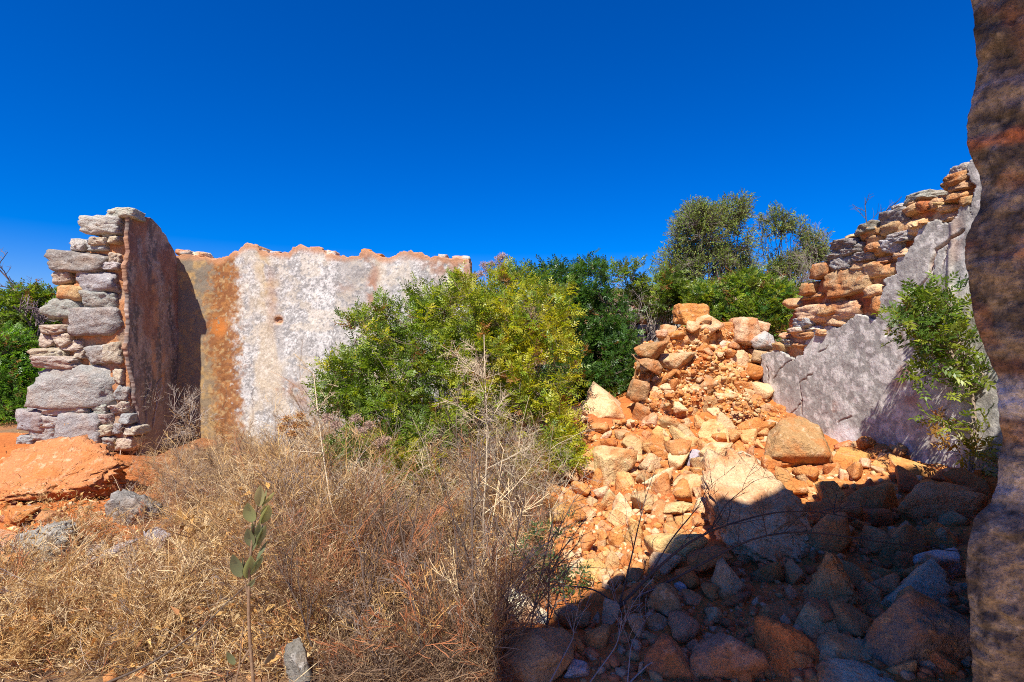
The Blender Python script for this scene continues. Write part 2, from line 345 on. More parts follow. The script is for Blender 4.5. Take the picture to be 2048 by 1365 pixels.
        c = mixc(c, (0.50, 0.24, 0.10), np.exp(-(((x-556)/9)**2+((y-640)/10)**2)**2)*0.9)
        for k in crack: c = mixc(c, (0.16, 0.09, 0.06), np.exp(-(polyd(x+(fbm(p*7, 2, seed=2)-.5)*14, y, k)/0.9)**2)*0.55)
        return np.clip(c, 0.02, 0.9)
    V, Fc, c = sheet(P(300, 0, BY)[0], P(945, 0, BY)[0], 0.0, 3.1, 0.0105, keep, world, colour, 0.06)
    part('plaster', mesh('plaster', V, Fc, M_PLASTER, c, smooth=True), r0)
    # rubble core behind it
    def keep2(u, v): return (py(v) > np.interp(px(u), tx[:-8], ty[:-8])+3+(fbm(np.c_[u*5, v*5, 0*u], 3, seed=44)-.5)*8) & (px(u) < 940)
    def world2(u, v, d): return np.c_[u, BY+0.058+(fbm(np.c_[u*6, v*6, 0*u], 3, seed=45)-.5)*0.02-d, v]
    V, Fc, c = sheet(P(300, 0, BY)[0], P(942, 0, BY)[0], 0.0, 3.1, 0.03, keep2, world2, lambda u, v: np.tile([0.40, 0.22, 0.12], (len(u), 1)), 0.42)
    part('rubble_core', mesh('core', V, Fc, M_EARTH, c), r0)
    cap = [(356,501,384,514,LGREY),(392,506,420,518,WHITE),(520,501,536,511,LGREY),(545,504,566,513,LGREY),(655,503,675,518,WHITE),(726,499,746,514,ORANGE),(752,509,768,518,ORANGE),(878,510,897,522,LGREY),(905,514,942,530,LGREY),(916,529,944,550,GREY),(920,551,944,570,TAN),(920,570,944,596,GREY)]
    for i, (a, b_, c_, d_, col) in enumerate(cap):
        q = P((a+c_)/2, (b_+d_)/2, BY+0.16); stone_part(r0, q, ((c_-a)/2/F*BY*1.05, 0.13, (d_-b_)/2/F*BY*1.1), 0, col, 300+i)
build_back_wall()

# ---- spur: short wall that turns towards the camera, plaster on its inner face, broken end of bare stones
SX = P(358, 0, BY)[0]
def build_spur():
    r0 = root('broken_wall', (SX-0.6, 6.9, 0.1), 'broken wall end of stacked grey stones with dark brown plaster on its shaded side', 'wall')
    Y0 = 6.50
    def tz_(y): return np.interp(y, [6.46, 6.5, 6.6, 6.75, 6.9, 7.1, 7.24, 7.33, 7.42, 7.5], [3.08, 3.19, 3.25, 3.27, 3.25, 3.17, 3.08, 2.99, 2.88, 2.76])
    def keep(u, v):
        u = um(u, v); return v < tz_(u)+(fbm(np.c_[u*14, v*0, 0*u], 3, seed=9)-.5)*0.05
    def um(u, v):
        lo = np.interp(v, [0, 0.3, 0.6, 0.9, 1.2, 1.6, 3.3], [6.80, 6.74, 6.68, 6.60, 6.55, 6.53, 6.52])+(fbm(np.c_[u*0+2, v*3.0, 0*u], 5, .6, seed=8)-.5)*0.17
        return lo+(u-6.44)/1.12*(7.56-lo)
    crack = [[(6.75, .2), (6.8, .6), (6.76, .8), (6.9, 1.05)], [(6.95, .5), (7.05, .75), (7.0, 1.0), (7.15, 1.1)]]
    def world(u, v, d):
        u = um(u, v); p = np.c_[0*u, u, v]; h = (fbm(p*1.5, 3, seed=51)-.5)*0.10+(fbm(p*12, 3, seed=52)-.5)*0.014
        h = h-0.03*sstep(6.56, 6.47, u)**2
        for c in crack: h = h-0.03*np.exp(-(polyd(u+(fbm(p*20, 2, seed=3)-.5)*.06, v, c)/.012)**2)
        return np.c_[SX+h+d, u, v]
    def colour(u, v):
        u = um(u, v); p = np.c_[0*u, u*1.0, v]; st = fbm(np.c_[0*u, u*7, v*0.9], 4, seed=53)
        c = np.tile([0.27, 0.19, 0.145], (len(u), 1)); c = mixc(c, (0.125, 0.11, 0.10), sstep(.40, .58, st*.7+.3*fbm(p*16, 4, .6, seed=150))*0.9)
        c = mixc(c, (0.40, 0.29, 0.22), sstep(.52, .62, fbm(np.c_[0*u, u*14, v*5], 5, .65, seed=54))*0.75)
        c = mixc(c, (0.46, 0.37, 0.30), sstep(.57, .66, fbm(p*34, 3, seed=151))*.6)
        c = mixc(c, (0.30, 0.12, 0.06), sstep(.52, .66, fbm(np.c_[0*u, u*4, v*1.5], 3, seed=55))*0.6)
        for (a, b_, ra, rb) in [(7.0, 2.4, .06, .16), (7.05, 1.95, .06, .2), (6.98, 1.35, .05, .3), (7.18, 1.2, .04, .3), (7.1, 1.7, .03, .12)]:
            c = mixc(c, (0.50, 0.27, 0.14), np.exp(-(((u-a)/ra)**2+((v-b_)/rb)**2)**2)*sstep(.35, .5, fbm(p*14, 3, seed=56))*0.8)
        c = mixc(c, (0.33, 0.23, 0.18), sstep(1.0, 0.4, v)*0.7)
        c = mixc(c, (0.46, 0.22, 0.10), sstep(6.54, 6.51, u+(fbm(p*20, 2, seed=59)-.5)*.05)*0.5)
        return c
    V, Fc, c = sheet(6.44, 7.56, 0.0, 3.3, 0.010, keep, world, colour, 0.05)
    part('plaster', mesh('plaster', V, Fc, M_PLASTER, c, smooth=True), r0)
    # mortar core, a stepped slab whose front is the broken end
    prof = [(246,900),(246,735),(246,470),(250,428),(280,428),(245,425),(236,440),(200,460),(190,480),(170,500),(130,515),(140,560),(142,590),(118,610),(125,660),(108,680),(100,720),(88,735),(88,810),(70,840),(66,905)]
    prof = [(250,905),(250,760),(247,735),(247,440),(240,434),(195,452),(178,490),(150,500),(132,520),(138,560),(130,600),(116,620),(108,660),(98,690),(90,720),(82,740),(80,812),(62,840),(58,905)]
    def px(u): return CX+F*u/Y0
    def py(v): return CY-(v-EYE)/Y0*F
    def keep2(u, v): return inpoly(px(u), py(v), prof)
    def world2(u, v, d): return np.c_[u, Y0+0.10+(fbm(np.c_[u*5, v*5, 0*u], 4, seed=57)-.5)*0.12-d, v]
    def col2(u, v): return mixc(np.tile([0.42, 0.19, 0.08], (len(u), 1)), (0.30, 0.20, 0.13), sstep(.4, .6, fbm(np.c_[u*6, v*6, 0*u], 3, seed=58)))
    V, Fc, c = sheet(-6.3, -4.82, 0.1, 3.3, 0.02, keep2, world2, col2, 0.35)
    part('mortar_core', mesh('core', V, Fc, M_EARTH, c, smooth=True), r0)
    def keep3(u, v): return (v < tz_(u)-.03) & (u > 6.70)
    V, Fc, c = sheet(6.6, 7.56, 0.0, 3.3, 0.04, keep3, lambda u, v, d: np.c_[SX-.055+d+0*u, u, v], lambda u, v: np.tile([.40, .2, .09], (len(u), 1)), .42)
    part('mortar_core', mesh('core', V, Fc, M_EARTH, c), r0)
    STAN = (0.43, 0.355, 0.265)
    L = [(226,420,284,441,LGREY),(179,437,264,475,LGREY),(213,458,254,482,LGREY),(194,477,230,495,STAN),(156,481,191,507,LGREY),(187,489,240,507,LGREY),(228,474,256,492,STAN),(232,508,254,530,STAN),(109,505,236,550,DGREY),(206,527,254,543,LGREY),(152,542,257,592,GREY),(115,543,162,571,STAN),(126,573,181,603,(.46,.29,.14)),(182,585,254,620,GREY),(100,598,184,644,GREY),(159,617,257,672,GREY),(99,648,160,672,STAN),(90,665,128,697,STAN),(122,668,162,696,STAN),(138,680,182,702,STAN),(84,695,152,716,STAN),(75,710,178,738,STAN),(160,698,186,718,STAN),(180,690,240,730,GREY),(222,684,257,728,STAN),(69,726,255,815,GREY),(102,802,200,830,LGREY),(48,817,106,863,GREY),(94,825,150,854,LGREY),(76,846,130,884,LGREY),(130,822,224,903,GREY),(200,806,232,828,GREY),(230,808,258,826,STAN),(206,824,236,846,STAN),(240,770,270,802,GREY),(236,840,262,868,GREY),(212,846,240,870,STAN),(216,868,246,892,GREY),(246,800,272,822,STAN),(250,826,276,848,GREY),(262,850,290,872,STAN),(244,872,282,896,STAN),(48,868,84,892,GREY),(120,700,150,720,STAN),(240,735,262,770,STAN)]
    lab = {8: 'wide dark slab jutting out', 25: 'largest squared block of the broken wall end', 1: 'pale wedge shaped top slab'}
    for i, (a, b_, c_, d_, col) in enumerate(L):
        hx = (c_-a)/2/F*Y0*1.03; dy = 0.24 if c_-a > 60 else 0.17
        q = P((a+c_)/2, (b_+d_)/2, Y0+dy*0.62+(0.02 if c_-a > 60 else 0.05)+0.02*((i*7) % 3))
        o = stone_part(r0, q, (hx, dy, (d_-b_)/2/F*Y0*1.10), 0, col, 400+i, M_GREY if col in (GREY, LGREY, DGREY, STAN) else None, lab.get(i), tilt=[0, .04, -.05][i % 3]*(1 if i not in (25, 8) else 0))
build_spur()

# ---- side wall on the sunny grazing side: grey cracked plaster under courses of bare stones
WA = np.array([3.45, 3.75]); WD = np.array([-0.14, 0.99]); WN = np.array([-0.99, -0.14])
def w_s(px): k = (px-CX)/F; return (WA[0]-k*WA[1])/(k*WD[1]-WD[0])
def w_sz(px, py): s = w_s(px); y = WA[1]+WD[1]*s; return s, EYE-(py-CY)/F*y
def w_px(s, z): x = WA[0]+WD[0]*s; y = WA[1]+WD[1]*s; return CX+F*x/y, CY-(z-EYE)/y*F
def w_pt(s, z, d=0.0): s = np.asarray(s, float); return np.stack([WA[0]+WD[0]*s+WN[0]*d, WA[1]+WD[1]*s+WN[1]*d, np.asarray(z, float)+0*s], -1)
def build_side_wall():
    q = w_pt(1.2, 0.4); r0 = root('ruined_side_wall', q, 'roofless side wall of cracked grey plaster whose bare stone top steps down to the rubble', 'wall')
    up = [(1522,712),(1540,704),(1563,701),(1572,712),(1585,721),(1596,712),(1607,708),(1610,676),(1625,664),(1655,651),(1668,652),(1679,659),(1690,648),(1708,634),(1730,632),(1756,635),(1752,615),(1754,602),(1764,585),(1768,561),(1790,551),(1788,525),(1806,515),(1819,508),(1826,490),(1830,478),(1848,447),(1870,444),(1887,446),(1905,438),(1921,430),(1919,410),(1938,409),(1943,440)]
    polyp = [w_sz(*a) for a in up]+[w_sz(1944, 318), w_sz(1975, 300), (-1.4, 3.1), (-1.4, 0), (w_s(1532), 0)]
    crack = [[(1768,668),(1784,652),(1800,632),(1815,612),(1828,590),(1840,574),(1858,548),(1866,516),(1870,500),(1888,488),(1905,474),(1921,464)],[(1784,650),(1800,655),(1815,650)],[(1545,760),(1560,742),(1585,720)],[(1622,746),(1605,770),(1604,800),(1590,822),(1570,838),(1556,830)],[(1532,735),(1537,755),(1536,764)],[(1601,800),(1603,830)],[(1866,520),(1868,560)],[(1893,488),(1890,540)],[(1638,705),(1655,690)],[(1678,845),(1702,832)],[(1898,880),(1900,945)]]
    def keep(u, v):
        p = np.c_[u*11, v*11, 0*u]; return inpoly(u+(fbm(p, 3, seed=61)-.5)*0.10, v+(fbm(p, 3, seed=62)-.5)*0.09, polyp)
    def world(u, v, d):
        x, y = w_px(u, v); p = np.c_[u, v, 0*u]
        h = (fbm(p*1.4, 3, seed=63)-.5)*0.07+(fbm(p*10, 4, seed=64)-.5)*0.012
        wx = x+(fbm(p*6, 3, seed=65)-.5)*22; wy = y+(fbm(p*6, 3, seed=66)-.5)*22
        for i, c in enumerate(crack): h = h-(0.05 if i == 0 else 0.015)*np.exp(-(polyd(wx, wy, c)/(2.0 if i == 0 else 0.9))**2)
        sh = sstep(1768, 1860, x)*0.02; h = h+sh*sstep(-4, 4, (y-(668-(x-1768)*1.25)))     # slab below the crack stands proud
        h = h+0.02*np.exp(-(((x-1905)/6)**2+((y-560)/200)**2))
        return w_pt(u, v, h+d)
    def colour(u, v):
        x, y = w_px(u, v); p = np.c_[u, v, 0*u]; c = np.tile([0.47, 0.44, 0.38], (len(u), 1))
        sp = fbm(p*14, 4, .65, seed=67); big = fbm(p*1.8, 4, seed=68)
        c = mixc(c, (0.29, 0.265, 0.23), sstep(.44, .56, fbm(p*40, 3, seed=160)*.35+sp*.3+big*.35)*0.85)
        c = mixc(c, (0.64, 0.59, 0.52), sstep(.56, .63, fbm(p*17, 3, seed=69))*0.8)
        c = mixc(c, (0.64, 0.59, 0.52), sstep(.60, .66, fbm(p*9, 2, seed=169))*0.8)
        c = mixc(c, (0.24, 0.22, 0.20), sstep(.56, .68, fbm(p*40, 2, seed=70))*0.5)
        c = mixc(c, (0.62, 0.52, 0.44), sstep(1640, 1540, x)*sstep(760, 820, y)*0.6)
        for (a, b_, ra, rb, k) in [(1815,745,22,18,.9),(1822,780,16,28,.8),(1795,770,14,12,.6),(1800,690,8,25,.6),(1835,800,20,14,.5),(1900,790,14,10,.6),(1870,880,10,25,.6),(1845,850,12,10,.5),(1600,860,6,14,.6),(1670,815,6,14,.6),(1905,640,12,70,.5),(1915,480,14,60,.45),(1880,600,8,30,.3)]:
            c = mixc(c, (0.36, 0.19, 0.12), np.exp(-(((x-a)/ra)**2+((y-b_)/rb)**2)**1.5)*sstep(.36, .52, fbm(p*12, 4, seed=71))*k)
        c = mixc(c, (0.80, 0.76, 0.72), np.exp(-(((x-1690)/28)**2+((y-880)/34)**2)**2)*sstep(.35, .55, fbm(p*9, 3, seed=72))*0.9)
        wx = x+(fbm(p*6, 3, seed=65)-.5)*22; wy = y+(fbm(p*6, 3, seed=66)-.5)*22
        for i, k in enumerate(crack): c = mixc(c, (0.36, 0.13, 0.05) if i == 0 else (0.24, 0.12, 0.07), np.exp(-(polyd(wx, wy, k)/(2.0 if i == 0 else 1.1))**2)*0.85)
        return np.clip(c, .02, .9)
    V, Fc, c = sheet(-1.4, w_s(1520), 0.0, 3.1, 0.0085, keep, world, colour, 0.05)
    part('plaster', mesh('plaster', V, Fc, M_PLASTER, c, smooth=True), r0)
    prof = [(1562,730),(1568,640),(1590,598),(1620,582),(1636,560),(1650,535),(1658,500),(1675,482),(1712,470),(1750,452),(1768,442),(1800,412),(1830,402),(1846,412),(1875,395),(1892,368),(1905,352),(1942,335)]
    pp = [w_sz(*a) for a in prof]+[(-1.4, 3.0), (-1.4, 0), (w_s(1545), 0)]
    def keep2(u, v): return inpoly(u, v+(fbm(np.c_[u*6, 0*v, 0*u], 3, seed=74)-.5)*0.06, pp)
    def world2(u, v, d): return w_pt(u, v, -0.055+(fbm(np.c_[u*8, v*8, 0*u], 4, seed=75)-.6)*0.09+d)
    def col2(u, v): p = np.c_[u*5, v*5, 0*u]; return mixc(mixc(np.tile([0.40, 0.12, 0.045], (len(u), 1)), (0.52, 0.24, 0.09), sstep(.4, .6, fbm(p, 3, seed=76))), (0.6, .42, .25), sstep(.55, .7, fbm(p*2, 3, seed=77))*.7)
    V, Fc, c = sheet(-1.4, w_s(1545), 0.0, 3.1, 0.02, keep2, world2, col2, 0.42)
    part('mortar_core', mesh('core', V, Fc, M_EARTH, c), r0)
    L = [(1882,327,1938,362,LGREY),(1888,345,1936,372,(.52,.30,.14)),(1889,365,1938,384,TAN),(1878,362,1900,382,(.52,.30,.14)),(1888,382,1940,404,(.52,.30,.14)),(1912,392,1944,414,TAN),(1850,396,1886,422,(.52,.30,.14)),(1864,404,1890,418,TAN),(1866,410,1916,424,CREAM),(1864,420,1918,446,CREAM),(1836,440,1856,452,(.52,.30,.14)),(1795,384,1846,404,GREY),(1797,399,1838,413,(.52,.30,.14)),(1802,409,1835,432,TAN),(1748,415,1812,456,DGREY),(1775,408,1800,420,LGREY),(1830,402,1850,425,RED),(1756,444,1804,470,TAN),(1757,439,1854,478,CREAM),(1707,446,1748,468,DGREY),(1712,454,1750,478,TAN),(1680,466,1710,478,CREAM),(1652,478,1714,500,DGREY),(1672,488,1722,514,GREY),(1724,470,1758,492,TAN),(1729,486,1760,505,TAN),(1695,502,1746,524,GREY),(1654,497,1674,510,GREY),(1652,505,1684,522,GREY),(1657,514,1700,544,GREY),(1694,520,1732,544,TAN),(1614,526,1657,558,BROWN),(1720,522,1764,556,CREAM),(1754,526,1790,554,CREAM),(1757,478,1800,508,LGREY),(1780,498,1818,518,CREAM),(1742,512,1770,530,CREAM),(1766,463,1830,486,LGREY),(1740,492,1766,512,(.52,.30,.14)),(1632,541,1734,594,TAN),(1594,565,1630,592,BROWN),(1584,604,1716,650,CREAM),(1558,596,1594,620,(.52,.30,.14)),(1632,606,1680,634,TAN),(1580,636,1622,660,LGREY),(1600,652,1640,664,WHITE),(1734,588,1762,634,(.52,.30,.14)),(1722,570,1764,596,CREAM),(1600,580,1640,600,(.52,.30,.14)),(1572,655,1606,668,WHITE),(1577,664,1610,678,CREAM),(1577,682,1612,698,(.52,.30,.14)),(1542,684,1568,706,TAN),(1562,678,1580,694,LGREY),(1640,628,1690,654,CREAM),(1600,664,1628,680,(.52,.30,.14)),(1626,658,1652,672,CREAM),(1552,664,1574,682,WHITE),(1812,446,1836,458,CREAM),(1680,498,1700,510,GREY),(1744,455,1762,470,BROWN)]
    lab = {0: 'grey slab topping the highest corner', 18: 'long pale slab lying aslant', 39: 'large tan block resting on red earth', 41: 'broad orange and cream boulder bedded in the wall'}
    rz = math.atan2(WD[1], WD[0])
    for i, (a, b_, c_, d_, col) in enumerate(L):
        s0, s1 = w_s(c_), w_s(a); sc = (s0+s1)/2; y = WA[1]+WD[1]*sc; hz = (d_-b_)/2/F*y; zc = EYE-((b_+d_)/2-CY)/F*y
        if i in (18,): tl = -0.16
        else: tl = [0, .05, -.05, .08][i % 4]
        big = i in (39, 41)
        dp = 0.17 if not big else 0.22
        q = w_pt(sc, zc, -dp+0.005+0.014*((i*5) % 3)+(0.03 if i == 39 else 0))
        stone_part(r0, q, ((s1-s0)/2*1.04, dp, hz*1.06), rz, col, 500+i, M_GREY if col in (GREY, LGREY, DGREY) else None, lab.get(i), unique=big, tilt=tl)
build_side_wall()

# ---- doorway jamb right beside the camera
def build_jamb():
    r0 = root('doorway_jamb', (2.2, 1.6, 0.1), 'dark blotchy stone doorway jamb beside the viewer, in full shade', 'wall')
    Yj = 1.5
    sil = np.array([(1944,-700),(1940,-200),(1944,0),(1955,67),(1954,133),(1947,164),(1936,215),(1931,287),(1942,318),(1956,350),(1960,375),(1958,410),(1950,445),(1936,479),(1933,522),(1941,571),(1945,614),(1955,658),(1972,711),(1992,745),(1998,784),(2003,832),(2001,880),(1989,924),(1986,968),(1972,1012),(1955,1024),(1943,1041),(1935,1090),(1934,1129),(1940,1188),(1941,1236),(1945,1365),(1948,1800)], float)
    zs = EYE-(sil[:, 1]-CY)/F*Yj; xs = (sil[:, 0]-CX)/F*Yj; o = np.argsort(zs); zs, xs = zs[o], xs[o]
    ct = np.array([(.75,2.05),(.40,1.80),(.14,1.60),(.0,1.5),(.012,1.455),(.06,1.42),(.16,1.39),(.40,1.36),(.9,1.35),(2.6,1.35)]); cl = np.r_[0, np.cumsum(np.hypot(*np.diff(ct, axis=0).T))]
    us = np.r_[np.arange(0, 1.2, 0.008), np.arange(1.2, cl[-1], 0.06), cl[-1]]; vs = np.arange(0, 3.4, 0.008)
    U, Vv = np.meshgrid(us, vs); u, v = U.ravel(), Vv.ravel(); i = np.arange(len(u)).reshape(U.shape)
    p = np.c_[u, v, 0*u]
    n = (fbm(p*6, 4, seed=81)-.5)*0.07+(np.abs(fbm(p*13, 4, seed=181)-.5)*2-.25)*.04+(fbm(p*34, 4, .65, seed=82)-.5)*0.034
    x = np.interp(v, zs, xs)+np.interp(u, cl, ct[:, 0])-n; y = np.interp(u, cl, ct[:, 1])-n*0.6
    py = CY-(v-EYE)/Yj*F
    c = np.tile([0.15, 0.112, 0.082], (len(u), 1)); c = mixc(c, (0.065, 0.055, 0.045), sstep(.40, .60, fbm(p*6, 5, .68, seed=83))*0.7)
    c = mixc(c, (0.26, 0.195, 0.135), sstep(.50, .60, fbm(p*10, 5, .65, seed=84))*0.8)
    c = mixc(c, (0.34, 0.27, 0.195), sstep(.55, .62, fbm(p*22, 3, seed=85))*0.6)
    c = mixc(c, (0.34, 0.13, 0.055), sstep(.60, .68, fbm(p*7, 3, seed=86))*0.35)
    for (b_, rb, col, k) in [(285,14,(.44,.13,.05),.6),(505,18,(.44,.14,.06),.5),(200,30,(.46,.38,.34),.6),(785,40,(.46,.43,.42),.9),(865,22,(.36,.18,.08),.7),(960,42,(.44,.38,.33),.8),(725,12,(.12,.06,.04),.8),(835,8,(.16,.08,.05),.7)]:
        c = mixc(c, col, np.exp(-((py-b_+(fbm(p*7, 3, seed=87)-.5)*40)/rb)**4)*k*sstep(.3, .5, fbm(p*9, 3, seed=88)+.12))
    Fc = np.c_[i[:-1, :-1].ravel(), i[:-1, 1:].ravel(), i[1:, 1:].ravel(), i[1:, :-1].ravel()]
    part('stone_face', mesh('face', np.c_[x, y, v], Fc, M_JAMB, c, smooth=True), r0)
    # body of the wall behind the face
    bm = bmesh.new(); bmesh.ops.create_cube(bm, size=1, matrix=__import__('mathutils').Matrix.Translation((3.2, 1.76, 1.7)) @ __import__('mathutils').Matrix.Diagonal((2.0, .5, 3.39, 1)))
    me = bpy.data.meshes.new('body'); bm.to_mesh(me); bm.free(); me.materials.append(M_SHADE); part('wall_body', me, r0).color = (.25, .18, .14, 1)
build_jamb()
# ---- an added slab overhead and its wall, out of view, to shade the near rubble
# ------------------------------------------------------------------ collapsed wall stub between the bush and the side wall
def build_stub():
    Y0 = 6.15
    r0 = root('collapsed_wall', (P(1390, 800, Y0)[0], Y0+0.3, 0.5), 'collapsed stub of orange earth and boulders where the side wall fell away', 'wall')
    prof = [(1262,870),(1264,790),(1278,750),(1272,700),(1285,690),(1318,690),(1340,668),(1372,655),(1420,650),(1450,662),(1480,672),(1508,695),(1524,712),(1534,735),(1534,870)]
    tx = [a[0] for a in prof[4:-1]]; ty = [a[1] for a in prof[4:-1]]
    # heap: a domed sheet leaning back from the base course
    us = np.linspace(1240, 1536, 120); vs = np.linspace(0, 1, 110); U, Vv = np.meshgrid(us, vs); u, v = U.ravel(), Vv.ravel()
    top = np.interp(u, tx, ty); base = 900.0
    py = base+(top-base)*np.minimum(v/0.72, 1)
    t = np.minimum(v/0.72, 1)
    Y = Y0-0.12+0.30*sstep(.38, .52, t)*0.4+0.75*np.maximum(t-.45, 0)**1.1-0.25*sstep(1440, 1600, u)*0+0.9*np.maximum(v-.72, 0)/.28
    Y = Y+((u-1400)/190)**2*0.10+0.25*sstep(1330, 1262, u)
    z = EYE-(py-CY)/F*Y; z = np.where(v > .72, z-(v-.72)*1.2, z); x = (u-CX)/F*Y
    p = np.c_[x, Y, z]; n = (fbm(p*3.2, 4, seed=91)-.5)*0.24+(np.abs(fbm(p*7, 3, seed=97)-.5)*2-.25)*0.16+(fbm(p*14, 4, seed=92)-.5)*0.11+(fbm(p*30, 3, seed=94)-.5)*0.05
    Y = Y-n; z = z+n*0.5
    edge = sstep(1285, 1240, u)+sstep(1512, 1536, u)*.4; Y = Y+edge*0.25; z = z-edge*1.6
    c = np.tile(EARTH*1.05, (len(u), 1)); c = mixc(c, (0.62, 0.34, 0.13), sstep(.42, .6, fbm(p*4, 4, seed=93))); c = mixc(c, (0.36, 0.11, 0.035), sstep(.55, .68, fbm(p*7, 3, seed=95))*.8)
    c = mixc(c, (.68, .46, .24), sstep(.58, .68, fbm(p*13, 3, seed=96))*.7)
    global STUB; ok = (v > .12) & (v < .74) & (edge < .3); STUB = np.c_[x, Y, z][ok]
    i = np.arange(len(u)).reshape(U.shape); Fc = np.c_[i[:-1, :-1].ravel(), i[:-1, 1:].ravel(), i[1:, 1:].ravel(), i[1:, :-1].ravel()]
    part('earth_core', mesh('core', np.c_[x, Y, z], Fc, M_EARTH, c), r0)
    L = [(1350,608,1418,652,ORANGE,.42),(1372,628,1437,677,CREAM,.30),(1266,675,1328,720,BROWN,.05),(1268,708,1318,752,BROWN,.04),(1463,636,1516,696,CREAM,.30),(1494,665,1547,707,LGREY,.22),(1502,642,1536,669,CREAM,.5),(1341,784,1398,845,BROWN,-.05),(1394,790,1442,850,BROWN,-.06),(1434,794,1512,856,BROWN,-.04),(1266,802,1308,849,BROWN,-.02),(1302,780,1345,833,BROWN,-.03),(1258,760,1296,803,BROWN,.02),(1318,706,1388,752,TAN,.10),(1379,726,1430,769,ORANGE,.12),(1352,752,1425,795,BROWN,.02),(1450,700,1490,760,CREAM,.22),(1310,660,1334,676,WHITE,.3),(1340,672,1372,698,CREAM,.3),(1320,650,1350,690,TAN,.35),(1440,645,1470,672,ORANGE,.4),(1300,742,1352,784,ORANGE,.02),(1418,770,1466,800,ORANGE,.03),(1462,760,1510,796,ORANGE,.05),(1500,700,1540,728,TAN,.2),(1436,680,1462,704,WHITE,.3),(1490,728,1524,760,ORANGE,.12),(1400,690,1432,716,CREAM,.28),(1418,716,1448,738,WHITE,.22),(1512,770,1540,800,ORANGE,.0),(1528,830,1560,850,CREAM,-.1),(1290,690,1322,706,TAN,.2),(1350,700,1372,716,CREAM,.2),(1385,700,1402,716,ORANGE,.25),(1440,742,1462,764,CREAM,.15),(1318,838,1342,856,ORANGE,-.1),(1495,790,1525,840,ORANGE,-.04),(1440,830,1484,864,CREAM,-.12),(1476,822,1522,868,ORANGE,-.16),(1512,798,1540,838,TAN,-.05),(1450,806,1482,832,BROWN,-.08),(1396,838,1440,864,CREAM,-.14),(1356,838,1396,862,ORANGE,-.12),(1512,840,1545,870,CREAM,-.2),(1284,838,1320,862,TAN,-.1)]
    lab = {0: 'topmost orange boulder of the heap', 4: 'tilted cream slab', 9: 'broad brown block in the base course', 5: 'fallen slab with grey plaster on its face'}
    for i, (a, b_, c_, d_, col, dy) in enumerate(L):
        Yc = Y0+dy+0.12; hx = (c_-a)/2/F*Yc; hz = (d_-b_)/2/F*Yc
        stone_part(r0, P((a+c_)/2, (b_+d_)/2, Yc), (hx*1.05, (hx+hz)*.55, hz*1.07), 0, col, 700+i, M_ROCK if max(hx, hz) > .14 else None, lab.get(i), unique=max(hx, hz) > .14, tilt=[.1, -.14, .2, -.05][i % 4], block=.55 if i % 4 else .95)
build_stub()
def stub_stones():
    r = np.random.default_rng(77); r0 = [o for o in bpy.data.objects if o.name.startswith('collapsed_wall')][0]
    for k in range(130):
        q = STUB[r.integers(len(STUB))]; h = .028*(.10/.028)**(r.random()**1.4)
        o = bpy.data.objects.new('stone', proto('rub', int(r.integers(0, 16)))); COL.objects.link(o); o.parent = r0; o.location = Vector(q)-r0.location
        o.scale = (h*1.15, h, h*.85); o.rotation_euler = (r.uniform(-.5, .5), r.uniform(-.5, .5), r.uniform(0, 6.28)); setcol(o, [CREAM, ORANGE, ORANGE, (.56, .34, .16), TAN][int(r.integers(5))], r, .15)
stub_stones()

# ------------------------------------------------------------------ boulders and rocks lying free
def free_rock(name, box, col, label, cat='rock', seed=0, mat=M_ROCK, flat=1.0, depth=0.85, Y=None, sub=4, block=.45, planes=5, rough=0.075, group=None, shape=None):
    a, b_, c_, d_ = box; r = np.random.default_rng(seed)
    if Y is None: Y = hit((a+c_)/2, b_+(d_-b_)*(0.9 if a < 1000 else 0.76))[1]+0.02
    hx = (c_-a)/2/F*Y*1.04; hz = (d_-b_)/2/F*Y*1.06; dy = (hx+hz)/2*depth
    if shape is not None: V, Fc = hull_geo(shape, seed, sub)
    else: V, Fc = stone_geo(seed, sub, planes, rough, block)
    o = bpy.data.objects.new(name, mesh(name, V, Fc, mat)); COL.objects.link(o)
    o.location = P((a+c_)/2, (b_+d_)/2, Y+dy*0.35); o.scale = (hx, dy, hz); setcol(o, col, r, .06)
    return tag(o, label, cat, group)
def hull_geo(pts, seed, sub):            # a boulder from corner points, faces broken up by fine relief
    bm = bmesh.new()
    for q in pts: bm.verts.new(q)
    bmesh.ops.convex_hull(bm, input=bm.verts[:]); bmesh.ops.triangulate(bm, faces=bm.faces[:])
    bmesh.ops.bevel(bm, geom=bm.edges[:], offset=0.07, segments=2, affect='EDGES', clamp_overlap=True)
    bmesh.ops.triangulate(bm, faces=bm.faces[:])
    for _ in range(5):
        E = [e for e in bm.edges if e.calc_length() > 0.09]
        if not E: break
        bmesh.ops.subdivide_edges(bm, edges=E, cuts=1); bmesh.ops.triangulate(bm, faces=bm.faces[:])
    bm.verts.index_update(); V = np.array([v.co[:] for v in bm.verts]); Fc = np.array([[v.index for v in f.verts] for f in bm.faces]); bm.free()
    d = (fbm(V*1.5, 3, seed=seed % 50)-.5)*.2+(fbm(V*5, 3, seed=seed % 43)-.5)*.14+(fbm(V*13, 2, seed=seed % 31)-.5)*.06+(np.abs(fbm(V*[2, 2, 6], 5, .6, seed=seed % 37)-.5)*2-.2)*.34; V = V*(1+d)[:, None]
    lo, hi = V.min(0), V.max(0); return (V-(lo+hi)/2)/((hi-lo)/2), Fc
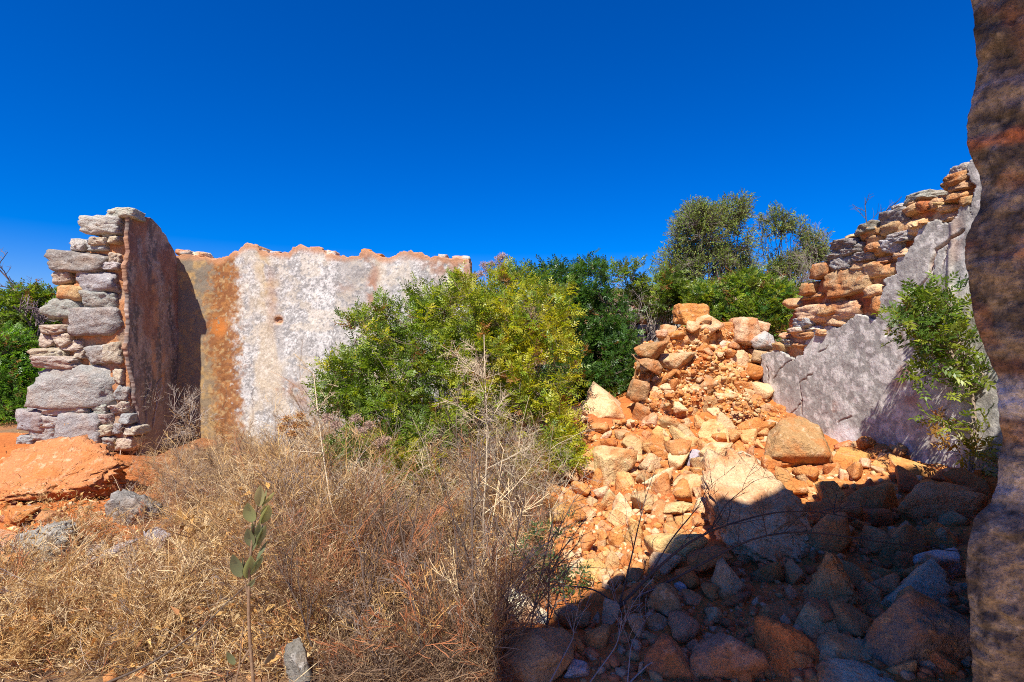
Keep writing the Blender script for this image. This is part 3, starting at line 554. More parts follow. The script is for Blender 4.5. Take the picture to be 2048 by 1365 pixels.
BIG = [
 ('boulder', (-40,882,236,1016), (0.52,0.20,0.08), 'long flat orange boulder below the broken wall end', dict(shape=[(-1,-.2,.1),(-.6,.5,.9),(0,.6,1),(.6,.5,.8),(1,.1,.2),(.95,-.3,-.2),(.4,-.8,-.35),(-.3,-.9,-.45),(-1,-.7,-.5),(.6,-.2,-1),(-.8,0,-1),(.8,.8,-.5),(-.9,.8,0)], depth=.75, Y=hit(98, 1014)[1]+.30)),
 ('boulder', (1412,922,1618,1150), (.64,.41,.23), 'largest pale tilted boulder, crossed by the edge of the shade', dict(shape=[(-.55,.8,.75),(0,.9,1),(.55,.8,.75),(-1,-.2,.25),(-.9,.3,.6),(-.85,-.7,-.15),(-.2,-.95,-.45),(.4,-.9,-.55),(.95,-.3,.15),(1,.2,.35),(.1,-.55,-1),(.55,-.3,-.95),(-.4,-.3,-.6),(.9,.3,-.6),(-.6,.6,-.5),(.2,.8,-.7)], sub=4, depth=1.25)),
 ('boulder', (1528,838,1666,966), BROWN, 'rounded brown boulder at the foot of the grey plaster wall', dict(block=.2, sub=5, planes=14)),
 ('boulder', (1158,768,1270,850), CREAM, 'pitted cream and orange boulder beside the green bush', dict(block=.4)),
 ('boulder', (1796,964,1950,1072), MAUVE, 'broad smooth mauve brown boulder in shade near the jamb', dict(block=.3)),
 ('boulder', (1760,1132,1906,1240), BLUE, 'rounded bluish grey boulder in the deep shade', dict(block=.2)),
 ('boulder', (1708,1172,1952,1372), (0.200,0.150,0.130), 'big dark rough boulder against the doorway jamb', dict(block=.3, sub=5)),
 ('boulder', (1612,1108,1726,1246), (0.400,0.242,0.144), 'pyramid shaped pinkish boulder in the shade', dict(shape=[(-.15,0,1),(.25,.2,.9),(-.95,-.2,-.55),(-.3,-.7,-.75),(.7,-.5,-1),(1,.2,-.6),(.6,.5,.2),(-.5,.6,-.5),(.35,-.5,.1)])),
 ('boulder', (1524,1256,1646,1385), (0.420,0.140,0.058), 'smooth brick red boulder at the bottom of the shade', dict(block=.5)),
 ('boulder', (1382,1276,1520,1395), (0.400,0.223,0.122), 'brown boulder cut by the lower frame edge, beside the red one', dict(block=.4)),
 ('boulder', (1000,1264,1156,1390), (0.400,0.233,0.115), 'brown boulder carrying a small dark stone', dict(block=.5)),
 ('boulder', (1004,1176,1094,1272), (0.840,0.744,0.533), 'chalk white rock shining behind thin dark stems', dict(block=.5)),
 ('rock', (1188,896,1270,980), (0.580,0.391,0.194), 'squarish cream rock with a grey top on the rubble slope', dict(block=.7)),
 ('rock', (1116,921,1196,968), (0.500,0.344,0.187), 'low pinkish tan rock next to the bush tips', dict()),
 ('rock', (1244,871,1290,921), TAN, 'tan pointed rock below the pitted boulder', dict()),
 ('rock', (1272,917,1333,955), TAN, 'tan wedge rock lying under two orange ones', dict()),
 ('rock', (1286,936,1349,993), (0.780,0.651,0.418), 'bright whitish rock in the middle of the sunny rubble', dict(block=.7)),
 ('rock', (1293,888,1360,925), ORANGE, 'flat orange rock above the tan wedge', dict()),
 ('rock', (1337,905,1381,955), (0.720,0.521,0.259), 'pale upright block touching a grey stone', dict(block=.8)),
 ('rock', (1371,902,1409,944), (0.420,0.370,0.360), 'only grey cube among the cream rubble rocks', dict(block=.8)),
 ('rock', (1345,854,1398,909), (0.580,0.353,0.144), 'peach coloured rock under the base course of the stub', dict()),
 ('rock', (1394,841,1472,900), (0.680,0.428,0.173), 'wide cream rock below the brown block', dict(block=.6)),
 ('rock', (1394,886,1463,938), (0.740,0.539,0.274), 'whitish cream rock with a dark underside crevice', dict(block=.6)),
 ('rock', (1345,949,1419,1005), (0.600,0.391,0.173), 'cream rock just uphill of the largest tilted boulder', dict()),
 ('rock', (1383,936,1430,968), (0.580,0.316,0.101), 'knobbly ochre rock between cream rocks', dict(block=.1)),
 ('rock', (1462,905,1520,960), (0.520,0.409,0.274), 'greyish slab edge behind the largest tilted boulder', dict(block=.6)),
 ('rock', (1655,899,1742,950), (0.580,0.279,0.079), 'orange rock at the plaster foot under the leaf shadow', dict()),
 ('rock', (1740,908,1798,951), (0.660,0.372,0.130), 'bright peach rock in front of the leaf shadow', dict()),
 ('rock', (1793,915,1876,967), (0.600,0.316,0.101), 'orange rock whose end dips into the shade', dict()),
 ('rock', (1862,938,1945,975), RED, 'flat dark red rock beneath the leafy shrub', dict()),
 ('rock', (1892,938,1990,1010), (0.380,0.158,0.072), 'layered reddish slab rock touching the jamb', dict(block=.7)),
 ('rock', (1692,963,1786,1062), (0.360,0.186,0.086), 'mottled brown rock half behind the shade line', dict()),
 ('rock', (1636,960,1694,1024), (0.460,0.298,0.144), 'dappled tan rock behind the branch arc', dict()),
 ('rock', (1853,1050,1935,1116), RED, 'dark red rock above the bluish slab', dict(block=.6)),
 ('rock', (1739,1043,1848,1146), (0.270,0.177,0.108), 'dim brown rock behind the pyramid boulder', dict()),
 ('rock', (1842,1105,1940,1176), (0.400,0.410,0.500), 'blue tinted flat slab leaning on the dark boulder', dict(block=.8)),
 ('rock', (1716,1164,1766,1234), MAUVE, 'narrow mauve rock wedged beside the pyramid boulder', dict()),
 ('rock', (1620,1027,1711,1131), (0.380,0.186,0.094), 'slanting reddish rock right of the largest boulder', dict()),
 ('rock', (1595,1221,1675,1305), (0.380,0.288,0.180), 'greyish tan block above the smooth red boulder', dict(block=.7)),
 ('rock', (1638,1288,1798,1356), (0.300,0.270,0.240), 'long grey slab lying at the bottom of the shade', dict(block=.7)),
 ('rock', (1612,1342,1866,1400), (0.360,0.340,0.320), 'lowest grey slab cut off by the lower frame edge', dict(block=.8)),
 ('rock', (1518,1210,1597,1259), (0.330,0.167,0.086), 'brownish red rock above the grey pebble', dict()),
 ('rock', (1502,1324,1544,1362), (0.440,0.440,0.460), 'small pale grey stone between two big boulders', dict()),
 ('rock', (1295,1169,1375,1257), (0.380,0.205,0.094), 'brown rock just inside the shade line', dict(block=.6)),
 ('rock', (1278,1225,1345,1277), (0.340,0.223,0.130), 'elongated grey brown rock in the near shade', dict()),
 ('rock', (1288,1278,1388,1385), (0.400,0.140,0.065), 'upright dull red rock by the thin fallen twig', dict(block=.6)),
 ('rock', (1022,1302,1064,1331), (0.130,0.130,0.140), 'small dark stone sitting on a brown boulder', dict()),
 ('rock', (1108,1214,1182,1268), (0.420,0.270,0.151), 'pinkish rock right behind the white one', dict()),
 ('rock', (992,1225,1031,1290), (0.400,0.279,0.173), 'grey brown rock leaning against the white one', dict()),
 ('rock', (1123,1324,1180,1380), (0.460,0.420,0.390), 'pale grey stone at the lower frame edge', dict()),
 ('rock', (1351,1167,1382,1198), (0.520,0.490,0.460), 'pale round stone at the edge of the shade', dict()),
 ('rock', (1094,1010,1168,1062), (0.580,0.335,0.115), 'flat orange rock partly under dry weeds', dict(block=.7)),
 ('rock', (1215,1021,1260,1065), (0.640,0.409,0.173), 'cream rock above the steep earth face', dict()),
 ('rock', (1259,980,1304,1038), (0.520,0.335,0.173), 'pinkish upright rock in the rubble slope', dict()),
 ('rock', (1325,1004,1386,1045), (0.660,0.437,0.194), 'cream rock beside the grey corner of the largest boulder', dict()),
 ('rock', (1249,1041,1288,1103), (0.560,0.307,0.101), 'orange upright rock over the wide cream ledge', dict()),
 ('rock', (1296,1058,1402,1151), (0.660,0.428,0.173), 'wide cream ledge rock lit by the sun at the shade line', dict(block=.5)),
 ('rock', (1153,1116,1219,1178), (0.620,0.353,0.130), 'orange slab behind the green sprig', dict(block=.6)),
 ('rock', (1208,1106,1242,1154), (0.580,0.335,0.130), 'narrow peach rock beside the orange slab', dict()),
 ('rock', (1200,982,1240,1024), (0.640,0.446,0.216), 'small pale rock under the squarish one', dict()),
 ('rock', (1300,852,1345,886), (0.640,0.409,0.158), 'cream rock below the narrow brown base stones', dict()),
 ('rock', (1475,850,1528,892), (0.620,0.353,0.130), 'peach rock beside the rounded brown boulder', dict()),
 ('rock', (1640,925,1690,965), (0.620,0.391,0.173), 'cream wedge rock at the brown boulder foot', dict()),
 ('rock', (1576,1040,1632,1080), (0.300,0.140,0.065), 'dim rock under the largest boulder edge', dict()),
 ('rock', (1430,1180,1500,1230), (0.300,0.130,0.065), 'dull red rock below the largest boulder point', dict()),
 ('boulder', (40,1042,146,1140), (0.300,0.270,0.250), 'grey angular block on the red bank', dict(block=.8, shape=[(-.9,-.5,.5),(.6,-.2,1),(.95,.2,.9),(1,-.4,-.3),(-.2,-.9,-.9),(-.95,-.3,.2),(.6,.9,-.4),(-.6,.8,.2),(.1,-.8,-.2)])),
 ('rock', (-20,1165,54,1235), (0.340,0.310,0.300), 'grey block at the frame edge with a dark side', dict(block=.8)),
 ('rock', (-15,1018,70,1056), ORANGE, 'thin orange slab beneath the long flat boulder', dict(block=.7)),
 ('rock', (-15,1062,50,1100), (0.460,0.279,0.158), 'pinkish flat stone beside the grey angular block', dict()),
 ('rock', (60,1022,120,1050), (0.440,0.205,0.072), 'orange stone in the hollow under the long boulder', dict()),
 ('rock', (-20,1105,45,1160), (0.500,0.233,0.072), 'orange layered stone at the frame edge', dict(block=.6)),
 ('rock', (312,1134,374,1168), (0.740,0.614,0.389), 'small white stone in the dry straw', dict()),
 ('rock', (180,1085,268,1130), (0.360,0.330,0.310), 'flat grey stone sunk in the straw', dict(block=.6)),
 ('rock', (222,978,318,1056), (.24,.22,.20), 'grey limestone hump laced with dead stems', dict(block=.1, planes=12, rough=.24)),
 ('rock', (295,1060,340,1120), (0.330,0.300,0.290), 'grey stone behind the small white one', dict()),
 ('rock', (560,1296,650,1410), (.17,.15,.13), 'grey fissured limestone outcrop at the lower frame edge', dict(block=.1, planes=12, rough=.28)),
 ('rock', (455,1110,540,1180), (0.360,0.310,0.290), 'grey violet stone behind the green sapling', dict()),
 ('rock', (640,1200,720,1260), (0.300,0.260,0.230), 'dim grey stone deep in the dry weeds', dict()),
 ('rock', (130,1125,200,1165), (0.360,0.279,0.187), 'half buried grey flat rock near the bank foot', dict()),
]
for i, (nm, box, col, lb, kw) in enumerate(BIG):
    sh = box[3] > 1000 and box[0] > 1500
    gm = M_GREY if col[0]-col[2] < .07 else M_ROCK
    if sh: gm = M_SHADE; col = (min(.7, col[0]*1.35), min(.7, col[1]*1.2), col[2]*.85)  # shaded rocks: colour lifted and reddened against the blue fill light
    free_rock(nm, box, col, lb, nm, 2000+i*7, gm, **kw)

# scattered rocks: the largest ones single things, the rest gravel
ZONES = [  # polygon, count, size range px, palette (colour, word)
 ([(1130,850),(1300,840),(1530,850),(1560,930),(1640,960),(1640,1010),(1600,1010),(1420,960),(1410,1060),(1290,1190),(1120,1170),(1070,1060),(1110,930)], 165, (20, 56), [(CREAM,'cream'),((.62,.34,.13),'peach'),(ORANGE,'orange'),((.54,.25,.085),'rusty'),(TAN,'tan')], 'loose stones on the sunny rubble slope'),
 ([(1260,1210),(1450,1120),(1640,1040),(1800,960),(1930,1010),(1940,1365),(1150,1365),(1150,1250)], 90, (26, 72), [(RED,'dark red'),(BROWN,'brown'),((.52,.25,.12),'mauve'),((.50,.26,.10),'dull brown'),((.56,.36,.20),'pale'),((.46,.17,.075),'brick red')], 'loose stones in the shaded rubble'),  # palette warmed to make up for the bluish shade
 ([(1520,850),(1660,890),(1880,915),(1900,950),(1700,985),(1600,960)], 28, (16, 40), [(ORANGE,'orange'),(CREAM,'cream'),(RED,'red'),(TAN,'tan')], 'loose stones along the plaster foot'),
 ([(0,1000),(240,1000),(180,1160),(0,1200)], 16, (16, 40), [(ORANGE,'orange'),(RED,'red'),(TAN,'tan'),(GREY,'grey')], 'loose stones on the red bank'),
 ([(1425,795),(1530,795),(1585,850),(1560,885),(1440,875)], 24, (22, 54), [(ORANGE,'orange'),(CREAM,'cream'),(TAN,'tan'),((.54,.25,.085),'rusty')], 'loose stones below the collapsed stub'),
]
def sample_poly(poly, n, r):
    q = np.array(poly, float); lo, hi = q.min(0), q.max(0); out = []
    while len(out) < n:
        a = r.uniform(lo, hi)
        if inpoly(np.array([a[0]]), np.array([a[1]]), poly)[0]: out.append(a)
    return np.array(out)
STOP = ('the', 'of', 'a', 'with', 'in', 'and', 'at', 'by', 'to', 'under', 'below', 'beside', 'whose', 'between', 'two', 'on', 'from', 'thin', 'dark', 'near', 'its', 'behind', 'broken', 'doorway', 'lower', 'frame', 'inside', 'just')
def scatter():
    r = np.random.default_rng(11); big = [((b[1][0]+b[1][2])/2, (b[1][1]+b[1][3])/2, b[3]) for b in BIG]; seen = {}
    for zi, (poly, n, (s0, s1), pal, gp) in enumerate(ZONES):
        pts = []; sizes = np.sort(s0*(s1/s0)**(r.random(n)**1.5))[::-1]
        for s in sizes:
            for _ in range(40):
                q = sample_poly(poly, 1, r)[0]
                if all((q[0]-a)**2+((q[1]-b)*1.4)**2 > ((s+t)*.40)**2 for a, b, t in pts): break
            pts.append((q[0], q[1], s))
        for j, (x, y, s) in enumerate(pts):
            h = hit(x, y); hs = s/2/F*h[1]; e = r.uniform(.75, 1.2)
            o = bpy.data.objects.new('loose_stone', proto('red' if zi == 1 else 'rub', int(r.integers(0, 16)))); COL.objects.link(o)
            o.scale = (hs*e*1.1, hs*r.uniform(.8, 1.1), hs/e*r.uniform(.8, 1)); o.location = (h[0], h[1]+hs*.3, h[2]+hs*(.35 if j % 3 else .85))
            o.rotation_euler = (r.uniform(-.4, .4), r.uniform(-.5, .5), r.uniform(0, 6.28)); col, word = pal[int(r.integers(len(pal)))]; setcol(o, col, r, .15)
            bx, by, bl = min(big, key=lambda q: (q[0]-x)**2+(q[1]-y)**2); bl = ' '.join(bl.split(',')[0].split()[:8])
            while bl.split()[-1] in STOP: bl = ' '.join(bl.split()[:-1])
            rel = 'just uphill of' if y < by-18 else ('just downhill of' if y > by+18 else 'beside')
            sz = 'larger' if s > (s0*s1)**.5*1.25 else ('small' if s < (s0*s1)**.5*.85 else 'middling')
            lb = f"{sz} {word} stone {rel} the {bl}"
            if lb in seen:
                b2 = sorted(big, key=lambda q: (q[0]-x)**2+(q[1]-y)**2)[1:4]
                for q in b2:
                    w2 = ' '.join(q[2].split(',')[0].split()[:2])
                    while w2.split()[-1] in STOP: w2 = ' '.join(w2.split()[:-1])
                    l2 = f"{sz} {word} stone {rel} the {' '.join(bl.split()[:4])}, towards the {w2}"
                    if l2 not in seen: lb = l2; break
            seen[lb] = 1; tag(o, lb, 'stone', gp)
scatter()
def gravel():
    r = np.random.default_rng(12); V0, Fc0 = ico(1); Vs = []; Fs = []; Cs = []; off = 0
    protos = []
    for k in range(10): V, Fc = stone_geo(50+k, 1, 6, .2, .3); protos.append((V, Fc))
    polys = [(ZONES[0][0], 4300), ([(1262,690),(1330,668),(1420,655),(1560,712),(1560,850),(1270,850)], 0), (ZONES[1][0], 3000), (ZONES[2][0], 700), (ZONES[3][0], 450), (ZONES[4][0], 500), ([(0,1100),(600,1080),(1000,1100),(1000,1365),(0,1365)], 500)]
    for poly, n in polys:
        if not n: g = STUB[r.integers(len(STUB), size=3500)]; n = len(g)
        else: g = np.array([hit_fast(x, y) for x, y in sample_poly(poly, n, r)])
        s = 0.006*(0.04/0.006)**(r.random(n)**2.2)
        for k in range(n):
            V, Fc = protos[int(r.integers(10))]; a = r.uniform(0, 6.28); ca, sa = math.cos(a), math.sin(a)
            W = V*np.array([1, .85, .7])*s[k]; W = np.c_[W[:, 0]*ca-W[:, 1]*sa, W[:, 0]*sa+W[:, 1]*ca, W[:, 2]]+g[k]+[0, 0, s[k]*.3]
            Vs.append(W); Fs.append(Fc+off); off += len(V)
            shade = 1 if poly is not ZONES[1][0] else 0  # true means sunlit; shaded gravel takes a palette warmed to offset blue fill
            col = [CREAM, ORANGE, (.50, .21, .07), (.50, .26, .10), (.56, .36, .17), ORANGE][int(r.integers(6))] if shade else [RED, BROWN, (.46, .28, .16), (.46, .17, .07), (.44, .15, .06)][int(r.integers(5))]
            Cs.append(np.tile(np.array(col)*r.uniform(.8, 1.15), (len(V), 1)))
    o = obj('gravel', mesh('gravel', np.concatenate(Vs), np.concatenate(Fs), M_EARTH, np.concatenate(Cs))); tag(o, kind='stuff')
# quick ground lookup on a grid of sight lines
_gx = np.linspace(-700, 2090, 180); _gy = np.linspace(860, 1400, 73)
_G = np.array([[hit(x, y, 1.2, 9)[1] for x in _gx] for y in _gy])
def hit_fast(px, py):
    fx = np.clip((px-_gx[0])/(_gx[1]-_gx[0]), 0, len(_gx)-1.001); fy = np.clip((py-_gy[0])/(_gy[1]-_gy[0]), 0, len(_gy)-1.001)
    i, j = int(fx), int(fy); a, b = fx-i, fy-j
    Y = (_G[j, i]*(1-a)+_G[j, i+1]*a)*(1-b)+(_G[j+1, i]*(1-a)+_G[j+1, i+1]*a)*b
    x = (px-CX)/F*Y; return np.array([x, Y, EYE-(py-CY)/F*Y])
gravel()

def build_shade_caster():  # unseen slab and wall, added and shaped to cast the near shade
    ZR = 5.0
    line = [(1000,1300),(1055,1285),(1110,1262),(1180,1225),(1245,1200),(1330,1150),(1440,1078),(1500,1046),(1555,1018),(1660,1000),(1760,975),(1820,962),(1860,952,3.75),(1960,985,3.4),(2080,1000,3.3)]; pts = []
    bpy.context.view_layer.update(); dg = bpy.context.evaluated_depsgraph_get()
    for q in line:
        if len(q) == 3: g = P(*q)
        elif not 1400 < q[0] < 1600: g = hit(q[0], q[1])
        else:
            d = Vector(P(q[0], q[1], 1.0))-Vector((0, 0, EYE)); ok, g, *_ = S.ray_cast(dg, Vector((0, 0, EYE)), d.normalized())
        t = (ZR-g[2])/SK; pts.append((g[0]-SA*t, g[1]-t))
    pts.sort(); print('ROOF', [(round(float(a), 2), round(float(b), 2)) for a, b in pts])
    x0, y0 = pts[0]; pts = [(x0-.2, -1.62), (x0-.1, -1.3), (x0-.03, y0-.3)]+pts+[(4.3, pts[-1][1]+.3), (4.3, -.7), (1.6, -1.5)]
    bm = bmesh.new(); f = bm.faces.new([bm.verts.new((x, y, ZR)) for x, y in pts]); r = bmesh.ops.extrude_face_region(bm, geom=[f])
    bmesh.ops.translate(bm, verts=[v for v in r['geom'] if isinstance(v, bmesh.types.BMVert)], vec=(0, 0, .28)); bmesh.ops.recalc_face_normals(bm, faces=bm.faces)
    me = bpy.data.meshes.new('roof'); bm.to_mesh(me); bm.free(); me.materials.append(M_SHADE); o = obj('roof', me); o.color = (.55, .40, .26, 1); tag(o, kind='structure')  # added slab out of view, its edge cut to follow the shade line
    bm = bmesh.new(); bmesh.ops.create_cube(bm, size=1); me = bpy.data.meshes.new('wall'); bm.to_mesh(me); bm.free(); me.materials.append(M_SHADE)
    o = obj('wall', me, None, (4.45, .6, 2.998)); o.scale = (.5, 3.6, 5.99); o.color = (.6, .45, .30, 1); tag(o, kind='structure')  # unseen wall made up to carry the slab


build_shade_caster()
# ------------------------------------------------------------------ growing things
def unit(v): return v/np.maximum(np.linalg.norm(v, axis=-1, keepdims=True), 1e-9)
def tubes(paths, rad, sides=3):              # paths (N,K,3), rad (N,K)
    paths = np.asarray(paths, float); rad = np.asarray(rad, float); n, k, _ = paths.shape
    t = unit(np.gradient(paths, axis=1)); ref = np.where(np.abs(t[..., 2:3]) > .9, np.array([1., 0, 0]), np.array([0, 0, 1.]))
    a = unit(np.cross(t, ref)); b = np.cross(t, a); an = np.arange(sides)*2*np.pi/sides
    V = paths[:, :, None]+rad[:, :, None, None]*(a[:, :, None]*np.cos(an)[:, None]+b[:, :, None]*np.sin(an)[:, None])
    i = np.arange(n*k*sides).reshape(n, k, sides); j = np.roll(i, -1, 2)
    Fc = np.stack([i[:, :-1], j[:, :-1], j[:, 1:], i[:, 1:]], -1).reshape(-1, 4); return V.reshape(-1, 3), Fc
def ribbons(paths, wid, r):                  # flat blades, two triangles a segment
    n, k, _ = paths.shape; t = unit(np.gradient(paths, axis=1)); s = unit(np.cross(t, r.normal(size=(n, 1, 3))))*np.asarray(wid)[:, :, None]
    V = np.stack([paths-s, paths+s], 2); i = np.arange(n*k*2).reshape(n, k, 2)
    Fc = np.stack([i[:, :-1, 0], i[:, :-1, 1], i[:, 1:, 1], i[:, 1:, 0]], -1).reshape(-1, 4); return V.reshape(-1, 3), Fc
def leaves(pos, d, up, L, W, r, fold=0.25, droop=0.15):        # single leaves, five-cornered, folded: (N,...) -> quads x2
    n = len(pos); s = unit(np.cross(d, up)); nn = np.cross(s, d)
    L = L[:, None]; W = W[:, None]
    v = np.stack([pos, pos+d*L*.45+s*W*.5+nn*W*fold, pos+d*L-nn*L*droop, pos+d*L*.45-s*W*.5+nn*W*fold], 1)
    i = np.arange(n*4).reshape(n, 4); return v.reshape(-1, 3), i
def pinnate(pos, d, L, r, pairs=4, ll=.03, lw=.011, spread=1.0):    # compound leaves: paired leaflets along a stalk
    n = len(pos); up = unit(r.normal(size=(n, 3))*.6+[0, 0, 1.0]); s = unit(np.cross(d, up)); nn = np.cross(s, d)
    P_, D_, U_ = [], [], []
    for k in range(pairs):
        f = (k+.6)/pairs
        for sg in (-1, 1):
            P_.append(pos+d*(L*f)[:, None]-nn*(L*f*f*.18)[:, None]); D_.append(unit(d*.75+s*sg*spread+nn*.15+r.normal(size=(n, 3))*.12)); U_.append(nn)
    P_.append(pos+d*L[:, None]*.98); D_.append(unit(d+r.normal(size=(n, 3))*.1)); U_.append(nn)
    m = len(P_); q = np.concatenate(P_); dd = np.concatenate(D_); uu = np.concatenate(U_)
    lv = r.uniform(.75, 1.2, len(q))
    V, Fc = leaves(q, dd, unit(uu+r.normal(size=uu.shape)*.15), ll*lv, lw*lv, r); return V, Fc, np.tile(np.arange(n), m)
def lobes_px(L): return [(P(cx, cy, Y), np.array([rx/F*Y, rd, rz/F*Y])) for cx, cy, rx, rz, rd, Y in L]
def shoots_in(lobes, n, r, shell=.5, gap=0.0, gf=4.0, seed=0):
    wts = np.array([np.prod(h)**(2/3) for _, h in lobes]); k = r.choice(len(lobes), n*2, p=wts/wts.sum())
    c = np.array([l[0] for l in lobes])[k]; h = np.array([l[1] for l in lobes])[k]; d = unit(r.normal(size=(n*2, 3)))
    rr = (1-shell*r.random(n*2)**1.6)*(1+.16*(fbm(c*7+d*1.8, 2, seed=seed)-.5)*2); q = c+d*h*rr[:, None]
    ok = fbm(q*gf, 3, seed=seed+1) > gap; return q[ok][:n], unit(d/h)[ok][:n], k[ok][:n]
def leafcol(n, pal, r, v=.22):
    pal = np.array(pal); k = r.integers(len(pal), size=n); c = pal[k]*(1+r.uniform(-v, v, n))[:, None]; return c
DGREEN = [(.115, .18, .02), (.16, .24, .03), (.21, .28, .035), (.27, .32, .04), (.08, .13, .02)]
YGREEN = [(.34, .37, .035), (.26, .33, .035), (.42, .41, .04), (.18, .26, .035), (.47, .42, .05)]
OLIVE = [(.19, .27, .05), (.24, .31, .055), (.16, .22, .045), (.28, .30, .07), (.21, .24, .08)]
def mastic(name, lobes, base, n, label, seed, pal, leaf=.125, ll=.042, lw=.016, pairs=4, per=6, gap=.42, gf=4.0, shell=.55, stems=40, col2=None, mat=None, stemcol=(.20, .15, .11), rstem=.014, group=None, dry=.03, cat='shrub', limbs=None, upb=.5):
    r = np.random.default_rng(seed); L = lobes_px(lobes); base = np.array(base, float)
    r0 = root(name, base, label, cat, group)
    q, nrm, k = shoots_in(L, n, r, shell, gap, gf, seed); n = len(q)
    ax = unit(nrm*.7+[0, 0, upb]+r.normal(size=(n, 3))*.45); sl = leaf*r.uniform(.8, 1.6, n)
    pos, dr, own = [], [], []
    for j in range(per):
        f = j/max(per-1, 1); sd = unit(np.cross(ax, r.normal(size=(n, 3)))); pos.append(q+ax*(sl*f)[:, None]); dr.append(unit(ax*(.35+.7*f)+sd*1.0+[0, 0, .15])); own.append(np.arange(n))
    pos = np.concatenate(pos); dr = np.concatenate(dr); own = np.concatenate(own)
    V, Fc, leafi = pinnate(pos, dr, leaf*r.uniform(.6, 1.1, len(pos)), r, pairs, ll, lw)
    c = leafcol(n, pal, r, .12)
    if col2 is not None: c = col2(q, c, r)
    bad = r.random(n) < dry; c[bad] = np.array([.30, .14, .05])*r.uniform(.7, 1.2, bad.sum())[:, None]
    lc = c[own]*(1+r.uniform(-.2, .2, len(own)))[:, None]; vc = np.repeat(lc[leafi], 4, 0)
    vc = vc*np.repeat(1+r.uniform(-.12, .12, len(vc)//4), 4)[:, None]
    part('foliage', mesh('foliage', V, Fc, mat or M_LEAF, np.clip(vc, .005, .8)), r0)
    # stems reach from the foot to shoots; twigs carry every shoot
    ns = min(stems, n); pick = r.choice(n, ns, replace=False); e = q[pick]; t = np.linspace(0, 1, 9)[None, :, None]
    st = base+r.normal(size=(ns, 3))*[.12, .10, .02]
    if limbs is not None: lm = np.array(limbs, float); st = lm[np.argmin(((e[:, None]-lm[None])**2).sum(-1), 1)]
    mid = st*.5+e*.5+r.normal(size=(ns, 3))*.10*np.linalg.norm(e-st, axis=1)[:, None]-[0, 0, .0]
    pth = st[:, None]*(1-t)**2+2*mid[:, None]*t*(1-t)+e[:, None]*t*t; pth = pth+r.normal(size=pth.shape)*.012*np.sin(t*np.pi)
    ra = rstem*r.uniform(.5, 1.2, ns)[:, None]*np.linspace(1, .18, 9)[None]
    V1, F1 = tubes(pth, ra, 5)
    if limbs is not None:
        tt = np.linspace(0, len(lm)-1, len(lm)*4); lq = np.stack([np.interp(tt, np.arange(len(lm)), lm[:, j]) for j in range(3)], 1); Vl, Fl = tubes(lq[None], np.full((1, len(tt)), rstem*.8), 5); F1 = np.r_[F1, Fl+len(V1)]; V1 = np.r_[V1, Vl]
    near = pth[:, 3:].reshape(-1, 3)
    tw = q; idx = np.empty(n, int)
    for i in range(0, n, 400): idx[i:i+400] = np.argmin(((tw[i:i+400, None]-near[None])**2).sum(-1), 1)
    s0 = near[idx]; t = np.linspace(0, 1, 4)[None, :, None]; e2 = q+ax*sl[:, None]; md = (s0+q)/2-[0, 0, .02]+r.normal(size=q.shape)*.03
    p2 = s0[:, None]*(1-t)**2+2*md[:, None]*t*(1-t)+e2[:, None]*t*t
    V2, F2 = tubes(p2, np.tile(np.linspace(.004, .0014, 4), (n, 1))*(rstem/.014), 3)
    Va = np.r_[V1, V2]; cc = np.tile(stemcol, (len(Va), 1))*np.random.default_rng(seed+1).uniform(.8, 1.2, (len(Va), 1))
    part('branches', mesh('branches', Va, np.r_[F1, F2+len(V1)], M_BARK, cc), r0)
    return r0

# ---- the bush in the middle: darker wing by the wall, yellow-green body
def yel(q, c, r):
    px = CX+F*q[:, 0]/q[:, 1]; py = CY-(q[:, 2]-EYE)/q[:, 1]*F
    m = sstep(.35, .62, fbm(q*2.3, 3, seed=5)*.55+.45*sstep(820, 1080, px)+.08*sstep(700, 820, py)); y = leafcol(len(q), YGREEN, r, .15); return c+(y-c)*m[:, None]
mastic('mastic_bush', [(745,690,70,60,.45,6.2),(800,640,70,35,.4,6.35),(720,770,70,55,.45,6.0),(800,760,80,80,.5,5.9),(790,840,80,60,.4,5.7),(690,800,45,25,.3,6.0),(860,600,40,25,.25,6.5),(855,690,60,70,.4,6.2),(850,880,60,50,.3,5.5)],
 P(840, 955, 5.8), 760, 'dark green feathery bush spreading against the whitish back wall', 21, DGREEN+[(.10, .16, .02)], gap=.40, col2=lambda q, c, r: c+(leafcol(len(q), YGREEN, r)-c)*(r.random(len(q)) < .14)[:, None])
mastic('mastic_bush', [(930,640,80,55,.5,6.3),(1020,640,80,60,.5,6.3),(1085,660,60,60,.45,6.2),(960,730,90,80,.5,6.0),(1070,750,75,80,.45,5.9),(900,820,60,60,.4,5.7),(1000,830,80,60,.4,5.7),(1100,850,45,35,.3,5.6),(960,575,50,22,.3,6.6),(1030,575,55,25,.3,6.7),(1110,610,35,25,.3,6.5)],
 P(1000, 965, 5.8), 1050, 'large yellow green bush in the middle with thin brown stems showing below', 22, DGREEN[1:]+YGREEN[:2], gap=.41, col2=yel)
mastic('mastic_bush', [(1070,945,60,14,.18,5.0),(1120,905,35,22,.2,5.2),(1150,925,20,10,.12,5.1)], hit(1090, 985), 90, 'low yellow leaved spray creeping onto the rubble below the bush', 23, YGREEN, gap=.2, stems=12, rstem=.008)
mastic('mastic_bush', [(825,960,28,50,.15,4.7),(815,1000,35,20,.15,4.6),(850,985,22,20,.12,4.6)], hit(826, 1040), 120, 'bright yellow drooping sapling in the dry weeds below the bush', 24, [(.30, .26, .02), (.24, .24, .02), (.18, .20, .02)], gap=.15, stems=8, rstem=.008, ll=.04, dry=0)
